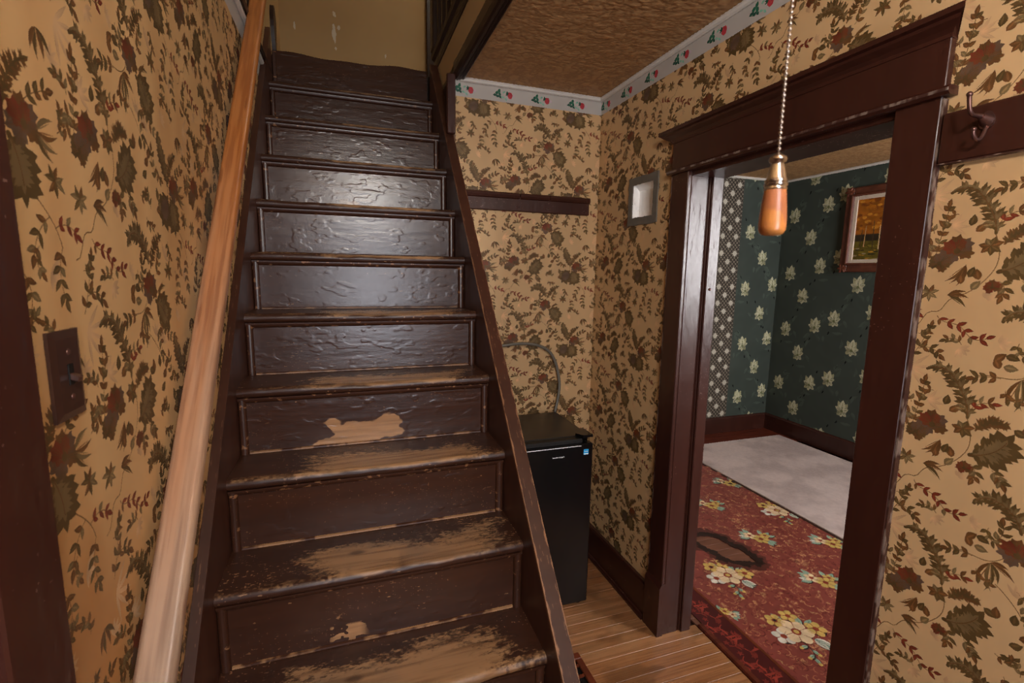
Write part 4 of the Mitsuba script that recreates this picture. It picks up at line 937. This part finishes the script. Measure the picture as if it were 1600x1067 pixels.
for b_, c in ((B1r, (.62, -.954)), (B1r, (.63, -.51)), (B2r, (1.098, -.266)), (B2r, (1.115, .19)), (B2r, (1.52, .45)), (B1r, (1.53, -.02)), (B2r, (1.487, -.449)), (B2r, (1.084, -.716)), (B1r, (1.05, -1.25)), (B2r, (.62, -1.5)), (B2r, (.66, .25)), (B1r, (.63, .7)), (B2r, (1.1, .75))): s.prints(b_, c[0], c[1], field, tint=1.0)
s.prints(rot(B2, 140, .52), .405, -.745, field)
for ph, col, ly in ((ring_o, lin(84, 44, 38), 7), (ring_m, lin(44, 28, 24), 8)):
    for q in polys(ph.intersection(field)):
        for c in polys(q): t = tri(c); s.put(t[0], t[1], shade(t[0], col, 1.0), ly)
for q in polys(jag(sbox(F2 - .02, LYB, F2, LYF).buffer(.001), .003, 160).intersection(field)): t = tri(q); s.put(t[0], t[1], lin(58, 36, 30), 9)
cv = prism(field if field.geom_type == 'Polygon' else clean(field), 2, .0, LZ - .0002)
v, f = s.mesh(); vv = np.array(cv.vertices)
add('linoleum__field', (np.vstack([v, vv]), np.vstack([f, np.array(cv.faces) + len(v)])), 'm_lino', color=np.vstack([s.colors(), np.broadcast_to(lin(60, 34, 28), vv.shape)]))
s = Sheet(lambda u, v: np.c_[u, v, np.full(len(u), LZ)], (0, 0, 1)); brd = sbox(.231, LYB, F1 - .008, LYF); shapely.prepare(brd)
s.base(brd, lambda v: np.array(lin(72, 26, 26)) * (.8 + .4 * meshkit.fbm(np.c_[v * 14, v[:, :1] * 0], 3, 2)[:, None]), .05)
bm = Motif(77); lr1, lr2 = lin(142, 56, 46), lin(116, 44, 38)
for k in range(7):
    c = (.015 + .11 * bm.r.random(), k * .034); a = bm.r.uniform(0, 6.3)
    P = spline([c, (c[0] + .03 * math.cos(a), c[1] + .03 * math.sin(a)), (c[0] + .05 * math.cos(a + .8), c[1] + .05 * math.sin(a + .8))], 8); bm.p(clean(LineString(P).buffer(.002, quad_segs=1)), lr1, 1)
    for j in range(4): bm.p(lens(P[2 + j], a + (j % 2 * 2 - 1) * .9, .034, .012, .1), lr1 if j % 2 else lr2, 2)
    for j in range(5): bm.p(lens((c[0], c[1] + .02), j * 1.26 + k, .016, .008), lr2, 1)
for j in range(18): s.prints(bm.items, .235, LYB + j * .22, brd)
v, f = s.mesh(); core = bx(.231, F1 - .008, LYB, LYF, 0, LZ - .0003); vv = np.array(core.vertices)
add('linoleum__border', (np.vstack([v, vv]), np.vstack([f, np.array(core.faces) + len(v)])), 'm_lino', color=np.vstack([s.colors(), np.broadcast_to(lin(60, 34, 28), vv.shape)]), label='dark red leaf-patterned border strip')
add('linoleum__seam_strip', bx(F1 - .0078, F1 + .0078, LYB, LYF, .0002, LZ + .0012, .0012), 'm_register', label='brown seam strip')
info('linoleum', 'worn red floral linoleum with a ragged hole on the floor beyond the doorway', 'linoleum')
add('carpet', bx(1.616, 2.935, LYB, 1.236, .0002, .011, .004), 'm_carpet', label='pale lilac grey carpet laid beside the red linoleum', cat_='carpet')

# ------------------------------------------------------------------ painting on the green wall
pyc, pzc, pw, ph_ = .46, 2.085, .72, .745
PX = XR - .034
def frame_side(y0, y1, z0, z1):
    return bx(XR - .040, XR - .003, y0, y1, z0, z1, .012)
fwid = .082
a0, a1, c0, c1 = pyc - pw / 2, pyc + pw / 2, pzc - ph_ / 2, pzc + ph_ / 2
sides = [frame_side(a0, a0 + fwid, c0, c1), frame_side(a1 - fwid, a1, c0, c1), frame_side(a0 + fwid * .9, a1 - fwid * .9, c0, c0 + fwid), frame_side(a0 + fwid * .9, a1 - fwid * .9, c1 - fwid, c1)]
inner = [tube([(XR - .046, y_, c0 + .07), (XR - .046, y_, c1 - .07)], .010, 8) for y_ in (a0 + .070, a1 - .070)] + [tube([(XR - .046, a0 + .07, z_), (XR - .046, a1 - .07, z_)], .010, 8) for z_ in (c0 + .070, c1 - .070)]
orn = []
for yc, zc, q in ((a1 - .035, c1 - .035, 1), (a1 - .035, c0 + .035, 2), (a0 + .035, c1 - .035, 3), (a0 + .035, c0 + .035, 4)):
    for k in range(6):
        an = k * 1.05 + q; orn.append(trimesh.creation.icosphere(2, 1).apply_transform(np.diag([.010, .024, .012, 1])).apply_transform(trimesh.transformations.rotation_matrix(an, (1, 0, 0))).apply_translation((XR - .040, yc + .022 * math.cos(an), zc + .022 * math.sin(an))))
add('painting__frame', cat(sides + inner), 'm_frame')
add('painting__frame__corner_ornament', cat(orn), 'm_frame', smooth=True, kind='stuff')
b0, b1, d0, d1 = a0 + fwid, a1 - fwid, c0 + fwid, c1 - fwid
lw = .030
add('painting__liner', cat([bx(XR - .030, XR - .004, b0 - .006, b0 + lw, d0 - .006, d1 + .006, .003), bx(XR - .030, XR - .004, b1 - lw, b1 + .006, d0 - .006, d1 + .006, .003), bx(XR - .030, XR - .004, b0 + lw, b1 - lw, d0 - .006, d0 + lw, .003), bx(XR - .030, XR - .004, b0 + lw, b1 - lw, d1 - lw, d1 + .006, .003)]), 'm_liner', label='cream liner')
s = Sheet(lambda u, v: np.c_[np.full(len(u), XR - .022), u, v], (-1, 0, 0)); pr_ = sbox(b0 + lw - .004, d0 + lw - .004, b1 - lw + .004, d1 - lw + .004); shapely.prepare(pr_)
def canvas_color(v):
    h = np.clip((v[:, 1] - d0) / (d1 - d0), 0, 1)[:, None]; n = meshkit.fbm(np.c_[v * 16, v[:, :1] * 0], 4, 8)[:, None]; n2 = meshkit.fbm(np.c_[v * 40, v[:, :1] * 0], 3, 18)[:, None]
    c = np.where(h > .42, np.array(lin(150, 86, 22)) * (.6 + .9 * n), np.where(h > .32, np.array(lin(48, 38, 24)) * (.7 + .7 * n), np.array(lin(96, 82, 26)) * (.5 + .9 * n)))
    return c * (.7 + .6 * n2)
s.base(pr_, canvas_color, .012)
pm = Motif(88); rr = pm.r
for i in range(120):
    q = (rr.uniform(b0, b1), d0 + (d1 - d0) * rr.uniform(.50, 1.0)); pm.p(clean(affinity.scale(Point(q).buffer(rr.uniform(.010, .026), quad_segs=2), 1.3, .7)), rr.choice((lin(176, 104, 26), lin(196, 130, 42), lin(120, 62, 18), lin(150, 84, 22))), 1)
for i in range(11):
    x = b0 + (b1 - b0) * (i + rr.uniform(.1, .9)) / 11; h0, h1 = d0 + .13 + rr.uniform(-.02, .02), d0 + rr.uniform(.28, .42); w = rr.uniform(.003, .006); k = rr.uniform(-.03, .03)
    pm.p(clean(Polygon([(x - w, h0), (x + w, h0), (x + k + w * .6, h1), (x + k - w * .6, h1)])), rr.choice((lin(206, 176, 130), lin(190, 150, 100), lin(70, 52, 34))), 3)
for i in range(60):
    q = (rr.uniform(b0, b1), d0 + rr.uniform(.02, .15)); pm.p(clean(affinity.scale(Point(q).buffer(rr.uniform(.006, .018), quad_segs=2), 1.8, .5)), rr.choice((lin(120, 104, 34), lin(150, 130, 100), lin(86, 70, 22), lin(170, 120, 40), lin(60, 52, 24))), 2)
for it in pm.items:
    s.prints([it], 0, 0, pr_)
add('painting__canvas', s.mesh(), 'm_canvas', color=s.colors(), label='autumn birch wood painted in orange and ochre')
info('painting', 'framed autumn woodland painting on the dark green wall beyond the doorway', 'painting')
